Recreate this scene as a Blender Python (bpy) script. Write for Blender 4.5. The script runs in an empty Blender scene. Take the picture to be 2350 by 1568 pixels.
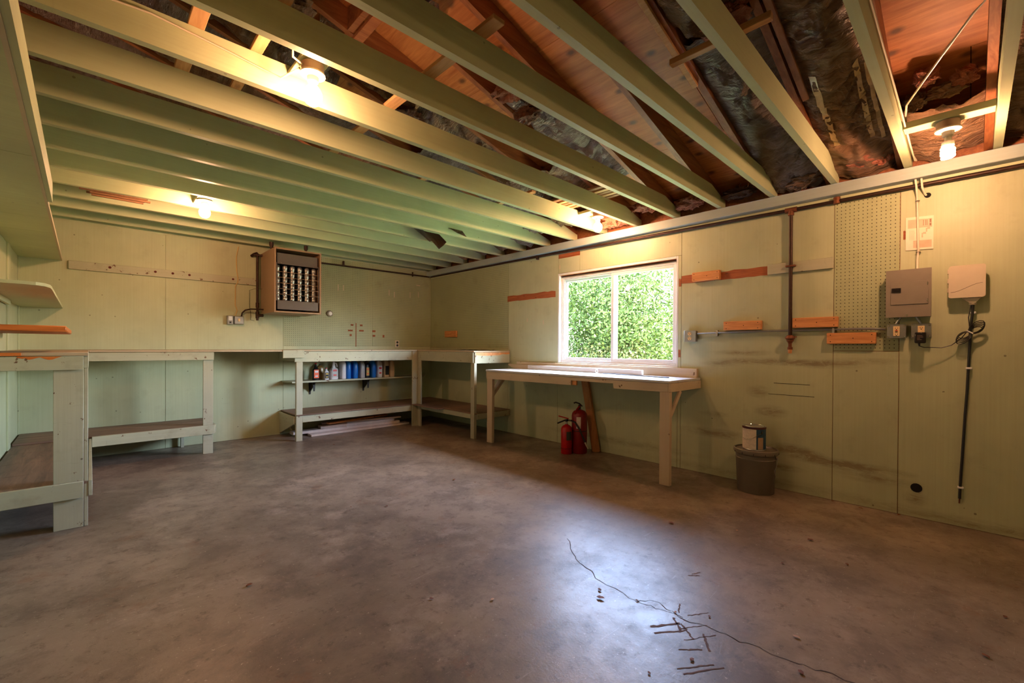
import bpy, math, random
import numpy as np
from mathutils import Vector, Matrix, noise
R_ = random.Random(7)
C = bpy.context.scene.collection
PI = math.pi

# ------------------------------------------------------------------ camera
sc = bpy.context.scene
cam_d = bpy.data.cameras.new('camera'); cam = bpy.data.objects.new('camera', cam_d); C.objects.link(cam)
YAW, PIT, ROL = 0.7649, 0.0050, 0.0058
fw = Vector((math.sin(YAW), math.cos(YAW), 0)); rt = Vector((math.cos(YAW), -math.sin(YAW), 0)); up = Vector((0, 0, 1))
f2 = fw*math.cos(PIT) - up*math.sin(PIT); u2 = up*math.cos(PIT) + fw*math.sin(PIT)
r3 = rt*math.cos(ROL) + u2*math.sin(ROL); u3 = u2*math.cos(ROL) - rt*math.sin(ROL)
M = Matrix((r3, u3, -f2)).transposed().to_4x4(); M.translation = Vector((-4.0296, -6.1305, 1.1368))
cam.matrix_world = M
cam_d.sensor_width = 36; cam_d.lens = 1010.05/2350*36; cam_d.shift_y = 17.91/2350; cam_d.clip_start = 0.02
sc.camera = cam
# ------------------------------------------------------------------ view, world, light
sc.view_settings.view_transform = 'Standard'; sc.view_settings.look = 'None'
sc.view_settings.gamma = 1; sc.view_settings.use_curve_mapping = False
sc.view_settings.exposure = 0.0
cy = sc.cycles
cy.use_denoising = True; cy.max_bounces = 12; cy.diffuse_bounces = 9; cy.glossy_bounces = 4; cy.transmission_bounces = 4
cy.transparent_max_bounces = 8; cy.caustics_reflective = False; cy.caustics_refractive = False; cy.sample_clamp_indirect = 6
w = bpy.data.worlds.new('sky'); sc.world = w; w.use_nodes = True
nt = w.node_tree; nt.nodes.clear()
wo = nt.nodes.new('ShaderNodeOutputWorld'); bg = nt.nodes.new('ShaderNodeBackground'); sky = nt.nodes.new('ShaderNodeTexSky')
sky.sky_type = 'NISHITA'; sky.sun_disc = False; sky.sun_elevation = math.radians(62); sky.sun_rotation = math.radians(145)
sky.air_density = 1.0; sky.dust_density = 2.5; sky.ozone_density = 1.5
SKY = 12.5
bg.inputs['Strength'].default_value = SKY
nt.links.new(sky.outputs[0], bg.inputs[0]); nt.links.new(bg.outputs[0], wo.inputs[0])
sun_d = bpy.data.lights.new('sun', 'SUN'); sun = bpy.data.objects.new('sun', sun_d); C.objects.link(sun)
sun_d.energy = 40.0; sun_d.angle = 0.01; sun_d.color = (1, .95, .85)
sun.rotation_euler = Vector((0.241, -0.346, 0.906)).to_track_quat('Z', 'Y').to_euler()      # high, kept off the window by the eave
por_d = bpy.data.lights.new('window_portal', 'AREA'); por = bpy.data.objects.new('window_portal', por_d); C.objects.link(por)
por_d.shape = 'RECTANGLE'; por_d.size = 1.02; por_d.size_y = 1.46; por_d.cycles.is_portal = True
por.location = (0.16, -3.46, 1.47); por.rotation_euler = (0, PI/2, 0)
BULB = 520.0; BULB_COL = (1.0, 0.50, 0.26)

# ------------------------------------------------------------------ helpers
def lin(r, g, b):
    f = lambda c: (c/255/12.92) if c <= 10.3 else ((c/255+0.055)/1.055)**2.4
    return (f(r), f(g), f(b), 1)

class MB:
    def __init__(s): s.v = []; s.f = []; s.sm = []
    def add(s, vs, fs, smooth=False, Mx=None):
        o = len(s.v)
        if Mx is not None: vs = [tuple(Mx @ Vector(p)) for p in vs]
        s.v += [tuple(p) for p in vs]; s.f += [tuple(i+o for i in f) for f in fs]; s.sm += [smooth]*len(fs); return s
    def box(s, x0, x1, y0, y1, z0, z1, b=0.002, Mx=None):
        X = sorted((x0, x1)); Y = sorted((y0, y1)); Z = sorted((z0, z1))
        b = min(b, (X[1]-X[0])*.3, (Y[1]-Y[0])*.3, (Z[1]-Z[0])*.3)
        if b < 1e-5:
            vs = [(X[i], Y[j], Z[k]) for i in (0, 1) for j in (0, 1) for k in (0, 1)]
            return s.add(vs, [(0,1,3,2),(4,6,7,5),(0,4,5,1),(2,3,7,6),(0,2,6,4),(1,5,7,3)], False, Mx)
        vs = []; idx = {}
        for i in (0, 1):
            for j in (0, 1):
                for k in (0, 1):
                    sx, sy, sz = (1-2*i), (1-2*j), (1-2*k)
                    c = (X[i], Y[j], Z[k])
                    idx[i,j,k] = len(vs)
                    vs += [(c[0], c[1]+sy*b, c[2]+sz*b), (c[0]+sx*b, c[1], c[2]+sz*b), (c[0]+sx*b, c[1]+sy*b, c[2])]
        q = lambda i, j, k, a: idx[i,j,k]+a
        fs = []
        for i in (0, 1):
            fs.append((q(i,0,0,0), q(i,1,0,0), q(i,1,1,0), q(i,0,1,0))[::(1 if i else -1)])
            fs.append((q(0,i,0,1), q(0,i,1,1), q(1,i,1,1), q(1,i,0,1))[::(1 if i else -1)])
            fs.append((q(0,0,i,2), q(1,0,i,2), q(1,1,i,2), q(0,1,i,2))[::(1 if i else -1)])
        for i in (0, 1):
            for j in (0, 1):
                fs.append((q(i,j,0,0), q(i,j,1,0), q(i,j,1,1), q(i,j,0,1)))
                fs.append((q(i,0,j,0), q(i,1,j,0), q(i,1,j,2), q(i,0,j,2)))
                fs.append((q(0,i,j,1), q(1,i,j,1), q(1,i,j,2), q(0,i,j,2)))
                for k in (0, 1): fs.append((q(i,j,k,0), q(i,j,k,1), q(i,j,k,2)))
        return s.add(vs, fs, False, Mx)
    def beam(s, p, q, wd, th, side=(0, 0, 1), b=0.002):
        """rectangular bar from p to q, 'wd' wide across, 'th' thick along side"""
        p, q = Vector(p), Vector(q); d = (q-p); L = d.length; d.normalize()
        n = Vector(side); n = (n - d*n.dot(d)).normalized(); c = d.cross(n)
        Mx = Matrix((d, c, n)).transposed().to_4x4(); Mx.translation = p
        return s.box(0, L, -wd/2, wd/2, -th/2, th/2, b, Mx)
    def tube(s, pts, r, n=8, cap=True, rs=None):
        pts = [Vector(p) for p in pts]; m = len(pts); vs = []; fs = []
        prev = None
        for i, p in enumerate(pts):
            t = (pts[min(i+1, m-1)] - pts[max(i-1, 0)])
            t = t.normalized() if t.length > 1e-9 else Vector((0, 0, 1))
            if prev is None:
                a = Vector((0, 0, 1)) if abs(t.z) < .9 else Vector((1, 0, 0))
                u = t.cross(a).normalized()
            else: u = (prev - t*prev.dot(t)).normalized()
            prev = u; v = t.cross(u); rr = rs[i] if rs else r
            for k in range(n):
                a = 2*PI*k/n; vs.append(p + (u*math.cos(a) + v*math.sin(a))*rr)
        for i in range(m-1):
            for k in range(n):
                fs.append((i*n+k, i*n+(k+1) % n, (i+1)*n+(k+1) % n, (i+1)*n+k))
        s.add(vs, fs, True)
        if cap:
            s.add([vs[k] for k in range(n)], [tuple(range(n))[::-1]]); s.add([vs[(m-1)*n+k] for k in range(n)], [tuple(range(n))])
        return s
    def lathe(s, prof, c=(0, 0, 0), n=24, Mx=None, axis=None):
        vs = []; fs = []; m = len(prof)
        for r, z in prof:
            for k in range(n):
                a = 2*PI*k/n; vs.append((c[0]+r*math.cos(a), c[1]+r*math.sin(a), c[2]+z))
        for i in range(m-1):
            for k in range(n): fs.append((i*n+k, i*n+(k+1) % n, (i+1)*n+(k+1) % n, (i+1)*n+k))
        if prof[0][0] > 1e-6: fs.append(tuple(range(n))[::-1])
        if prof[-1][0] > 1e-6: fs.append(tuple((m-1)*n+k for k in range(n)))
        return s.add(vs, fs, True, Mx)
    def prism(s, poly, a0, a1, plane='yz'):
        n = len(poly); P = {'yz': lambda u, v, a: (a, u, v), 'xz': lambda u, v, a: (u, a, v), 'xy': lambda u, v, a: (u, v, a)}[plane]
        vs = [P(u, v, a0) for u, v in poly] + [P(u, v, a1) for u, v in poly]
        fs = [tuple(range(n))[::-1], tuple(range(n, 2*n))] + [(i, (i+1) % n, n+(i+1) % n, n+i) for i in range(n)]
        return s.add(vs, fs)
    def grid(s, fn, nu, nv, smooth=True):
        vs = [fn(i/nu, j/nv) for i in range(nu+1) for j in range(nv+1)]
        fs = [(i*(nv+1)+j, (i+1)*(nv+1)+j, (i+1)*(nv+1)+j+1, i*(nv+1)+j+1) for i in range(nu) for j in range(nv)]
        return s.add(vs, fs, smooth)

def wloc(p):
    v = Vector((0, 0, 0))
    while p is not None: v += p.location; p = p.parent
    return v
def obj(name, mb, mat, parent=None, label=None, kind=None, fixn=True):
    me = bpy.data.meshes.new(name)
    V = np.array(mb.v, dtype=float)
    if parent is not None: o_ = wloc(parent)
    else: o_ = Vector(((V[:,0].min()+V[:,0].max())/2, (V[:,1].min()+V[:,1].max())/2, V[:,2].min()))
    V = V - np.array(o_)
    me.from_pydata(V.tolist(), [], mb.f); me.polygons.foreach_set('use_smooth', mb.sm)
    if fixn:
        import bmesh
        bm = bmesh.new(); bm.from_mesh(me); bmesh.ops.recalc_face_normals(bm, faces=bm.faces); bm.to_mesh(me); bm.free()
        me.set_sharp_from_angle(angle=math.radians(38))
    if mat: me.materials.append(mat)
    o = bpy.data.objects.new(name, me); C.objects.link(o)
    if parent is not None: o.parent = parent
    else: o.location = o_
    if label: o['label'] = label
    if kind: o['kind'] = kind
    return o
def thing(name, label, cat, loc=(0, 0, 0), group=None, kind=None):
    o = bpy.data.objects.new(name, None); C.objects.link(o); o.location = loc; o.empty_display_size = .05
    if label: o['label'] = label
    if cat: o['category'] = cat
    if group: o['group'] = group
    if kind: o['kind'] = kind
    return o
def tag(o, label, cat, group=None, kind=None):
    o['label'] = label; o['category'] = cat
    if group: o['group'] = group
    if kind: o['kind'] = kind
    return o

# ------------------------------------------------------------------ materials
class NT:
    def __init__(s, name):
        s.m = bpy.data.materials.new(name); s.m.use_nodes = True; s.t = s.m.node_tree
        s.b = s.t.nodes['Principled BSDF']
    def n(s, ty, **kw):
        nd = s.t.nodes.new('ShaderNode'+ty)
        for k, v in kw.items():
            if k in nd.inputs.keys() if isinstance(k, str) else False: nd.inputs[k].default_value = v
            else: setattr(nd, k, v)
        return nd
    def l(s, a, b): s.t.links.new(a, b)
    def pos(s):
        if not hasattr(s, '_p'): s._p = s.n('NewGeometry').outputs['Position']
        return s._p
    def vec(s, scale, off=(0, 0, 0)):
        mp = s.n('Mapping'); mp.inputs['Scale'].default_value = scale; mp.inputs['Location'].default_value = off
        s.l(s.pos(), mp.inputs['Vector']); return mp.outputs[0]
    def noise(s, scale, detail=3, rough=.55, off=(0, 0, 0), dist=0):
        nd = s.n('TexNoise'); nd.inputs['Scale'].default_value = 1; nd.inputs['Detail'].default_value = detail
        nd.inputs['Roughness'].default_value = rough; nd.inputs['Distortion'].default_value = dist
        s.l(s.vec(scale if isinstance(scale, tuple) else (scale,)*3, off), nd.inputs['Vector']); return nd.outputs['Fac']
    def ramp(s, fac, p0, p1, c0=(0, 0, 0, 1), c1=(1, 1, 1, 1)):
        r = s.n('ValToRGB'); e = r.color_ramp.elements; e[0].position = p0; e[1].position = p1; e[0].color = c0; e[1].color = c1
        s.l(fac, r.inputs[0]); return r.outputs[0]
    def mix(s, fac, a, b, mode='MIX'):
        m = s.n('Mix', data_type='RGBA', blend_type=mode)
        for i, x in ((0, fac), (6, a), (7, b)):
            if hasattr(x, 'is_output'): s.l(x, m.inputs[i])
            else: m.inputs[i].default_value = x
        return m.outputs[2]
    def math(s, op, a, b=None, c=None):
        m = s.n('Math', operation=op)
        for i, x in enumerate((a, b, c)):
            if x is None: continue
            if hasattr(x, 'is_output'): s.l(x, m.inputs[i])
            else: m.inputs[i].default_value = x
        return m.outputs[0]
    def bump(s, h, strength=.2, dist=.01):
        b = s.n('Bump'); b.inputs['Strength'].default_value = strength; b.inputs['Distance'].default_value = dist
        s.l(h, b.inputs['Height']); s.l(b.outputs[0], s.b.inputs['Normal'])
    def set(s, col=None, rough=None, metal=None, spec=None):
        for k, x in (('Base Color', col), ('Roughness', rough), ('Metallic', metal), ('Specular IOR Level', spec)):
            if x is None: continue
            if hasattr(x, 'is_output'): s.l(x, s.b.inputs[k])
            else: s.b.inputs[k].default_value = x
        return s.m

def simple(name, col, rough=.5, metal=0, var=.12, scale=20, bump=.05):
    t = NT(name); n_ = t.noise(scale, 3)
    dark = tuple(c*(1-var) for c in col[:3])+(1,); lite = tuple(min(1, c*(1+var*.5)) for c in col[:3])+(1,)
    c = t.mix(t.ramp(n_, .3, .7), dark, lite)
    if bump: t.bump(n_, bump, .003)
    return t.set(c, rough, metal)

def paint(name, col, axis='z', worn=0.0, rough=.5, dirt=.5, bare=lin(100, 70, 44), blot=None):
    """thin old paint over wood: vertical brushed grain, small dings and grime"""
    t = NT(name)
    g = {'z': (70, 70, 1.5), 'x': (1.5, 70, 70), 'y': (70, 1.5, 70)}[axis]
    grain = t.noise(g, 3, .6); big = t.noise(1.1, 4, .6); mid = t.noise(6, 4, .65, (3, 1, 2))
    dark = tuple(c*.80 for c in col[:3])+(1,); lite = tuple(min(1, c*1.06) for c in col[:3])+(1,)
    c = t.mix(t.ramp(big, .3, .7), dark, lite)
    c = t.mix(t.math('MULTIPLY', t.ramp(grain, .35, .75), .22), c, (col[0]*.7, col[1]*.62, col[2]*.5, 1))
    c = t.mix(t.math('MULTIPLY', t.ramp(mid, .56, .78), .35*dirt), c, (.16, .11, .06, 1))
    # nail holes and chips
    vo = t.n('TexVoronoi'); t.l(t.vec((9, 9, 9)), vo.inputs['Vector']); vo.inputs['Scale'].default_value = 1
    chip = t.math('MULTIPLY', t.math('LESS_THAN', vo.outputs['Distance'], .06), t.math('GREATER_THAN', t.noise(2.3, 1, .5, (9, 4, 1)), .50))
    c = t.mix(t.math('MULTIPLY', chip, .75*min(1, dirt+.3)), c, (.055, .03, .015, 1))
    st = t.noise((3, 3, 22) if axis == 'z' else ((22, 3, 3) if axis == 'x' else (3, 22, 3)), 5, .75, (5, 5, 5))
    c = t.mix(t.math('MULTIPLY', t.ramp(st, .64, .72), .30*dirt), c, (.13, .085, .04, 1))
    if worn:
        wn = t.noise((14, 14, 14), 5, .7, (1, 7, 3)); c = t.mix(t.ramp(wn, 1-worn*.62, 1-worn*.62+.02), c, bare)
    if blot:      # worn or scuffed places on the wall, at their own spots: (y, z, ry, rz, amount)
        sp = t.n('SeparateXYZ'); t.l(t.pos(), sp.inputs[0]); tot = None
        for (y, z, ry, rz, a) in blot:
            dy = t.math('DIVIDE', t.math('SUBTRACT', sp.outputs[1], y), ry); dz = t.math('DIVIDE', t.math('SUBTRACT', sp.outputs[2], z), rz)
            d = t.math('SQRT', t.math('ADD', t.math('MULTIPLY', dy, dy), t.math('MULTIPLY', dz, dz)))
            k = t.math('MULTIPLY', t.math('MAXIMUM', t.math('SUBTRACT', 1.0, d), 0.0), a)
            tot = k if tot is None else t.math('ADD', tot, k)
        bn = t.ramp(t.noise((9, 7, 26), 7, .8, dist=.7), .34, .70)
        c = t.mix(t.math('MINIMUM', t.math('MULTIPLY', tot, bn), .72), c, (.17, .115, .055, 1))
    t.bump(t.math('ADD', grain, t.math('MULTIPLY', mid, .6)), .25, .0025)
    return t.set(c, rough)

def pegmat(name, col, axis, off=(0, 0)):
    """hardboard with a one-inch grid of 5 mm holes"""
    t = NT(name); sp = t.n('SeparateXYZ'); t.l(t.pos(), sp.inputs[0])
    u = sp.outputs[0] if axis == 'x' else sp.outputs[1]
    f = lambda x, o: t.math('SUBTRACT', t.math('FRACT', t.math('DIVIDE', t.math('ADD', x, 20+o), .0254)), .5)
    a, b = f(u, off[0]), f(sp.outputs[2], off[1])
    d = t.math('SQRT', t.math('ADD', t.math('MULTIPLY', a, a), t.math('MULTIPLY', b, b)))
    hole = t.math('LESS_THAN', d, .125)
    big = t.noise(1.4, 4, .6); mid = t.noise(5, 4, .7, (4, 2, 8))
    dark = tuple(c*.78 for c in col[:3])+(1,)
    c = t.mix(t.ramp(big, .3, .7), dark, col)
    c = t.mix(t.math('MULTIPLY', t.ramp(mid, .55, .8), .3), c, (.14, .1, .05, 1))
    c = t.mix(hole, c, (.012, .008, .004, 1))
    t.bump(t.math('SUBTRACT', 1.0, hole), .5, .003)
    return t.set(c, .5)

def wood(name, c0, c1, axis='x', rough=.55, knots=True, scale=1.0, knot_col=(.05, .02, .008, 1), spots=0.0):
    t = NT(name); s = scale
    g = {'x': (2.2*s, 26*s, 26*s), 'y': (26*s, 2.2*s, 26*s), 'z': (26*s, 26*s, 2.2*s)}[axis]
    w1 = t.noise(g, 6, .65, dist=1.2); w2 = t.noise(tuple(k*.35 for k in g), 3, .6, (4, 4, 4), dist=.6)
    c = t.mix(t.ramp(w1, .3, .72), c0, c1)
    c = t.mix(t.math('MULTIPLY', t.ramp(w2, .45, .75), .5), c, tuple(k*.55 for k in c0[:3])+(1,))
    if knots:
        k2 = {'x': (1.6, 3.4, 3.4), 'y': (3.4, 1.6, 3.4), 'z': (3.4, 3.4, 1.6)}[axis]
        vo = t.n('TexVoronoi'); vo.inputs['Scale'].default_value = 1; vo.inputs['Randomness'].default_value = 1; vo.voronoi_dimensions = '2D' if spots else '3D'
        t.l(t.vec(tuple(k*s*1.3 for k in k2) if not spots else (5.5, 3.6, 0), (.3, .7, .2)), vo.inputs['Vector'])
        c = t.mix(t.math('MULTIPLY', t.ramp(vo.outputs['Distance'], .03 if not spots else .05, .13 if not spots else .16, (1, 1, 1, 1), (0, 0, 0, 1)), .8), c, knot_col)
    t.bump(w1, .25, .002)
    return t.set(c, rough)

def concrete():
    t = NT('floor_concrete')
    big = t.noise(.6, 7, .68, dist=.15); mid = t.noise(2.6, 8, .74, (3, 9, 0), dist=.2); fine = t.noise(15, 7, .78, (1, 2, 0), dist=.1); grit = t.noise(95, 3, .6)
    c = t.mix(t.ramp(big, .38, .60), lin(112, 97, 84), lin(150, 133, 117))
    c = t.mix(t.math('MULTIPLY', t.ramp(mid, .46, .60), .6), c, lin(90, 78, 70))
    c = t.mix(t.math('MULTIPLY', t.ramp(t.noise(1.5, 8, .76, (7, 3, 0), dist=.2), .54, .64), .5), c, lin(172, 154, 138))
    c = t.mix(t.math('MULTIPLY', t.ramp(t.noise(3.0, 8, .82, (2, 8, 0), dist=.3), .57, .66), .45), c, lin(124, 78, 52))
    c = t.mix(t.math('MULTIPLY', t.ramp(t.noise(.8, 4, .5, (12, 8, 0), dist=.2), .60, .62), .3), c, lin(84, 72, 66))
    c = t.mix(t.math('MULTIPLY', t.ramp(fine, .55, .66), .7), c, lin(76, 60, 50))
    c = t.mix(t.math('MULTIPLY', t.ramp(t.noise(48, 5, .75, (3, 0, 0)), .63, .67), .75), c, lin(196, 182, 164))
    c = t.mix(t.math('MULTIPLY', t.ramp(t.noise(22, 6, .75, (8, 1, 0)), .67, .69), .85), c, lin(54, 38, 30))
    scr = t.noise((3, 40, 3), 5, .8, (2, 0, 0), dist=1.2)
    c = t.mix(t.math('MULTIPLY', t.ramp(scr, .64, .68), .35), c, lin(196, 182, 168))
    r = t.math('ADD', t.math('MULTIPLY', t.ramp(mid, .35, .7), .16), t.math('ADD', t.math('MULTIPLY', fine, .22), .20))
    t.bump(t.math('ADD', t.math('MULTIPLY', fine, .7), t.math('MULTIPLY', grit, .3)), .30, .004)
    return t.set(c, r, spec=.6)

MINT = lin(190, 196, 160); MINTJ = lin(196, 204, 164)
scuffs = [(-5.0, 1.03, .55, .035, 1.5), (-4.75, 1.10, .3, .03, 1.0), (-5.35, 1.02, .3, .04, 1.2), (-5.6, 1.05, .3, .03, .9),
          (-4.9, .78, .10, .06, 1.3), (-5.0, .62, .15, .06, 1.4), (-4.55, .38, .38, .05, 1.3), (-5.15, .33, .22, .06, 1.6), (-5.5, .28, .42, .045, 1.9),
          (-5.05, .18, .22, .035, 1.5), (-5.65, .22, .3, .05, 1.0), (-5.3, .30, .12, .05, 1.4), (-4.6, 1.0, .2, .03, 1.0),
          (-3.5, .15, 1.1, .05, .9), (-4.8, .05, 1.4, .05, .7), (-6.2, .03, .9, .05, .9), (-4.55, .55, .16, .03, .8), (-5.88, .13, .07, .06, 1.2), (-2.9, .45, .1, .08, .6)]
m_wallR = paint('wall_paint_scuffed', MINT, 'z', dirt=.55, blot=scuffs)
m_wall = paint('wall_paint', MINT, 'z', dirt=.45)
m_joist = paint('joist_paint', MINTJ, 'x', dirt=.25)
m_joisty = paint('trim_paint', MINTJ, 'y', dirt=.3)
m_ledge = paint('ledge_paint', lin(172, 186, 184), 'y', dirt=.2)
m_bench = paint('bench_paint_x', lin(182, 182, 156), 'x', dirt=1.0, worn=.60)
m_benchy = paint('bench_paint_y', lin(182, 182, 156), 'y', dirt=.9, worn=.58)
m_benchz = paint('bench_paint_z', lin(180, 178, 154), 'z', dirt=.8, worn=.56)
m_cream = paint('cream_paint', lin(206, 190, 164), 'y', dirt=.6, worn=.55)
m_creamz = paint('cream_paint_upright', lin(204, 186, 160), 'z', dirt=.5)
m_creamtop = paint('table_top_paint', lin(206, 208, 210), 'y', dirt=.3, rough=.33)
m_pegx = pegmat('pegboard_back', lin(176, 182, 142), 'x')
m_pegy = pegmat('pegboard_right', lin(176, 182, 142), 'y')
m_topwood = paint('worktop_worn', lin(190, 170, 140), 'x', dirt=1, worn=.3)
m_shelfwood = wood('dusty_shelf_wood', lin(98, 76, 62), lin(146, 116, 94), 'x', .6, knots=False)
m_shelfwoody = wood('dusty_shelf_wood_y', lin(98, 76, 62), lin(146, 116, 94), 'y', .6, knots=False)
m_ply = wood('roof_plywood', lin(164, 92, 46), lin(212, 142, 80), 'y', .55, True, .9, spots=1)
m_rafter = wood('rafter_wood', lin(120, 66, 36), lin(170, 108, 66), 'x', .6, True, 1.2)
m_fur = wood('furring_wood', lin(190, 140, 90), lin(222, 178, 128), 'y', .6, True, 1.5)
m_pine = wood('bare_pine', lin(196, 124, 68), lin(230, 164, 104), 'y', .5, True, 2.0)
m_pineshelf = wood('orange_shelf', lin(186, 98, 38), lin(214, 124, 56), 'x', .4, False, 2.0)
m_prop = wood('prop_wood', lin(176, 112, 58), lin(208, 148, 88), 'z', .55, True, 2.0)
m_bare = wood('bare_sheathing', lin(140, 70, 32), lin(176, 98, 50), 'y', .7, True, 3.0)
m_lath = wood('old_lath', lin(120, 82, 54), lin(164, 118, 80), 'x', .7, False, 2.5)
m_floor = concrete()
m_crack = simple('crack_dark', lin(58, 42, 34), .9)
m_stain = simple('rust_stain', lin(96, 62, 42), .75)
m_white = simple('white_vinyl', lin(232, 234, 238), .3, var=.04, bump=0)
m_board = simple('white_primed_board', lin(222, 206, 200), .4, var=.08)
m_porc = simple('porcelain', lin(236, 226, 208), .25, var=.03, bump=0)
m_boxgrey = simple('fixture_box', lin(150, 126, 112), .5, .3, var=.2)
m_cable = simple('cable_white', lin(228, 214, 190), .4, var=.06, bump=0)
m_cabley = simple('cable_yellowed', lin(206, 178, 122), .5, var=.1, bump=0)
m_black = simple('black_plastic', lin(26, 22, 22), .35, var=.1, bump=0)
m_iron = simple('black_iron', lin(62, 42, 32), .5, .6, var=.3, scale=40)
m_rust = simple('rusty_iron', lin(120, 70, 42), .6, .5, var=.35, scale=40)
m_steel = simple('galvanised_steel', lin(170, 172, 172), .35, .85, var=.12)
m_chrome = simple('bright_steel', lin(216, 214, 208), .18, 1, var=.03, bump=0)
m_panel = simple('panel_enamel', lin(136, 126, 114), .4, var=.05, bump=0)
m_tele = simple('beige_plastic', lin(210, 196, 174), .4, var=.03, bump=0)
m_ivory = simple('ivory_plastic', lin(236, 206, 156), .35, var=.03, bump=0)
m_red = simple('red_enamel', lin(176, 14, 16), .28, var=.08, bump=0)
m_redd = simple('dark_red_enamel', lin(130, 18, 16), .35, var=.15, bump=0)
m_rubber = simple('rubber_hose', lin(34, 30, 30), .5)
m_label = simple('paper_label', lin(214, 202, 188), .6, var=.15, scale=60, bump=0)
m_bucket = simple('grey_bucket', lin(112, 104, 92), .4, var=.06, bump=0)
m_heat = simple('heater_enamel', lin(150, 120, 92), .42, .1, var=.06, bump=0)
m_heatd = simple('heater_dark', lin(86, 78, 76), .45, .2, var=.06, bump=0)
m_hole = simple('dark_void', lin(10, 7, 5), .9, bump=0)
m_leaf = simple('dry_leaf', lin(120, 66, 34), .7, var=.4, scale=60)
m_leafp = simple('pale_chip', lin(190, 150, 120), .7, var=.3, scale=60)
m_grout = simple('tape_residue', lin(206, 188, 160), .7)
m_orange = simple('rust_mark', lin(150, 82, 38), .7, var=.3)

def paper_mat(name, c0, c1, rough=.30, stretch=(13, 2.6, 6)):
    t = NT(name); a = t.noise(stretch, 6, .65, dist=2.2); b = t.noise(2.0, 4, .6, (5, 0, 2)); v = t.noise((34, 9, 20), 4, .6, (1, 1, 1), dist=1.0)
    c = t.mix(t.ramp(a, .3, .72), c0, c1); c = t.mix(t.math('MULTIPLY', t.ramp(b, .42, .7), .6), c, tuple(k*.45 for k in c0[:3])+(1,))
    t.bump(t.math('ADD', a, t.math('MULTIPLY', v, .7)), 1.0, .05)
    return t.set(c, rough)
m_kraft = paper_mat('kraft_facing', lin(104, 74, 50), lin(170, 134, 104))
m_kraft2 = paper_mat('kraft_facing_grey', lin(104, 86, 78), lin(166, 152, 146))
m_pink = paper_mat('pink_fibreglass', lin(170, 92, 66), lin(214, 150, 124), .9, (14, 14, 14))
m_tapes = simple('pale_tape', lin(196, 168, 128), .4, var=.25, scale=30)
m_kraftdk = paper_mat('dark_kraft_scrap', lin(70, 38, 20), lin(104, 62, 34))

def emis(name, col, st):
    t = NT(name); t.b.inputs['Base Color'].default_value = (1, 1, 1, 1)
    t.b.inputs['Emission Color'].default_value = (*col, 1); t.b.inputs['Emission Strength'].default_value = st; return t.m
m_bulb = emis('lit_bulb', BULB_COL, BULB)
m_bulb_near = emis('lit_bulb_near', BULB_COL, BULB*.62)
m_cfl = emis('lit_spiral', BULB_COL, BULB*1.45)
def glass_mat():
    t = NT('window_glass'); t.t.nodes.remove(t.b)
    o = t.t.nodes['Material Output']; tr = t.n('BsdfTransparent'); gl = t.n('BsdfGlossy'); gl.inputs['Roughness'].default_value = .02
    tr.inputs[0].default_value = (.97, .985, .98, 1); fr = t.n('Fresnel'); fr.inputs[0].default_value = 1.45
    mx = t.n('MixShader'); gm = t.n('NewGeometry'); t.l(t.math('MULTIPLY', fr.outputs[0], t.math('SUBTRACT', 1.0, gm.outputs['Backfacing'])), mx.inputs[0]); t.l(tr.outputs[0], mx.inputs[1]); t.l(gl.outputs[0], mx.inputs[2]); t.l(mx.outputs[0], o.inputs[0])
    return t.m
m_glass = glass_mat()

# ------------------------------------------------------------------ the setting
S = 0.4064
def jy(j): return -0.1212 - (14-j)*S
def zr(x): return 2.38 - 0.27*x          # underside of the rafters
H = 2.352                                # top of the right wall's ledge
XL = -4.51; YN = -7.6

fl = obj('floor', MB().box(XL-.15, .14, YN-.15, .14, -.12, 0, 0), m_floor, kind='structure')
def ribbon(pts, w, z=.0012, wob=.0):
    mb = MB(); vs = []; fs = []
    for i, (x, y) in enumerate(pts):
        a = Vector(pts[max(i-1, 0)]); b = Vector(pts[min(i+1, len(pts)-1)]); d = (b-a).normalized(); n_ = Vector((-d.y, d.x))
        ww = w*(.6+.8*R_.random())
        vs += [(x+n_.x*ww/2, y+n_.y*ww/2, z), (x-n_.x*ww/2, y-n_.y*ww/2, z)]
    for i in range(len(pts)-1): fs.append((2*i, 2*i+1, 2*i+3, 2*i+2))
    return mb.add(vs, fs)
def wander(pts, k=6, amp=.012):
    out = []
    for (a, b) in zip(pts, pts[1:]):
        for i in range(k):
            t = i/k; out.append((a[0]+(b[0]-a[0])*t+R_.uniform(-amp, amp), a[1]+(b[1]-a[1])*t+R_.uniform(-amp, amp)))
    return out + [pts[-1]]
obj('crack', ribbon(wander([(-1.977, -4.47), (-2.144, -4.681), (-2.224, -4.851), (-2.259, -5.10), (-2.236, -5.233), (-2.218, -5.393), (-2.202, -5.552), (-2.177, -5.704), (-2.152, -5.865), (-2.10, -6.2)]), .003), m_crack, fl)
obj('crack', ribbon(wander([(-2.259, -5.10), (-2.20, -5.17), (-2.225, -5.30)]), .002), m_crack, fl)
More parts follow.
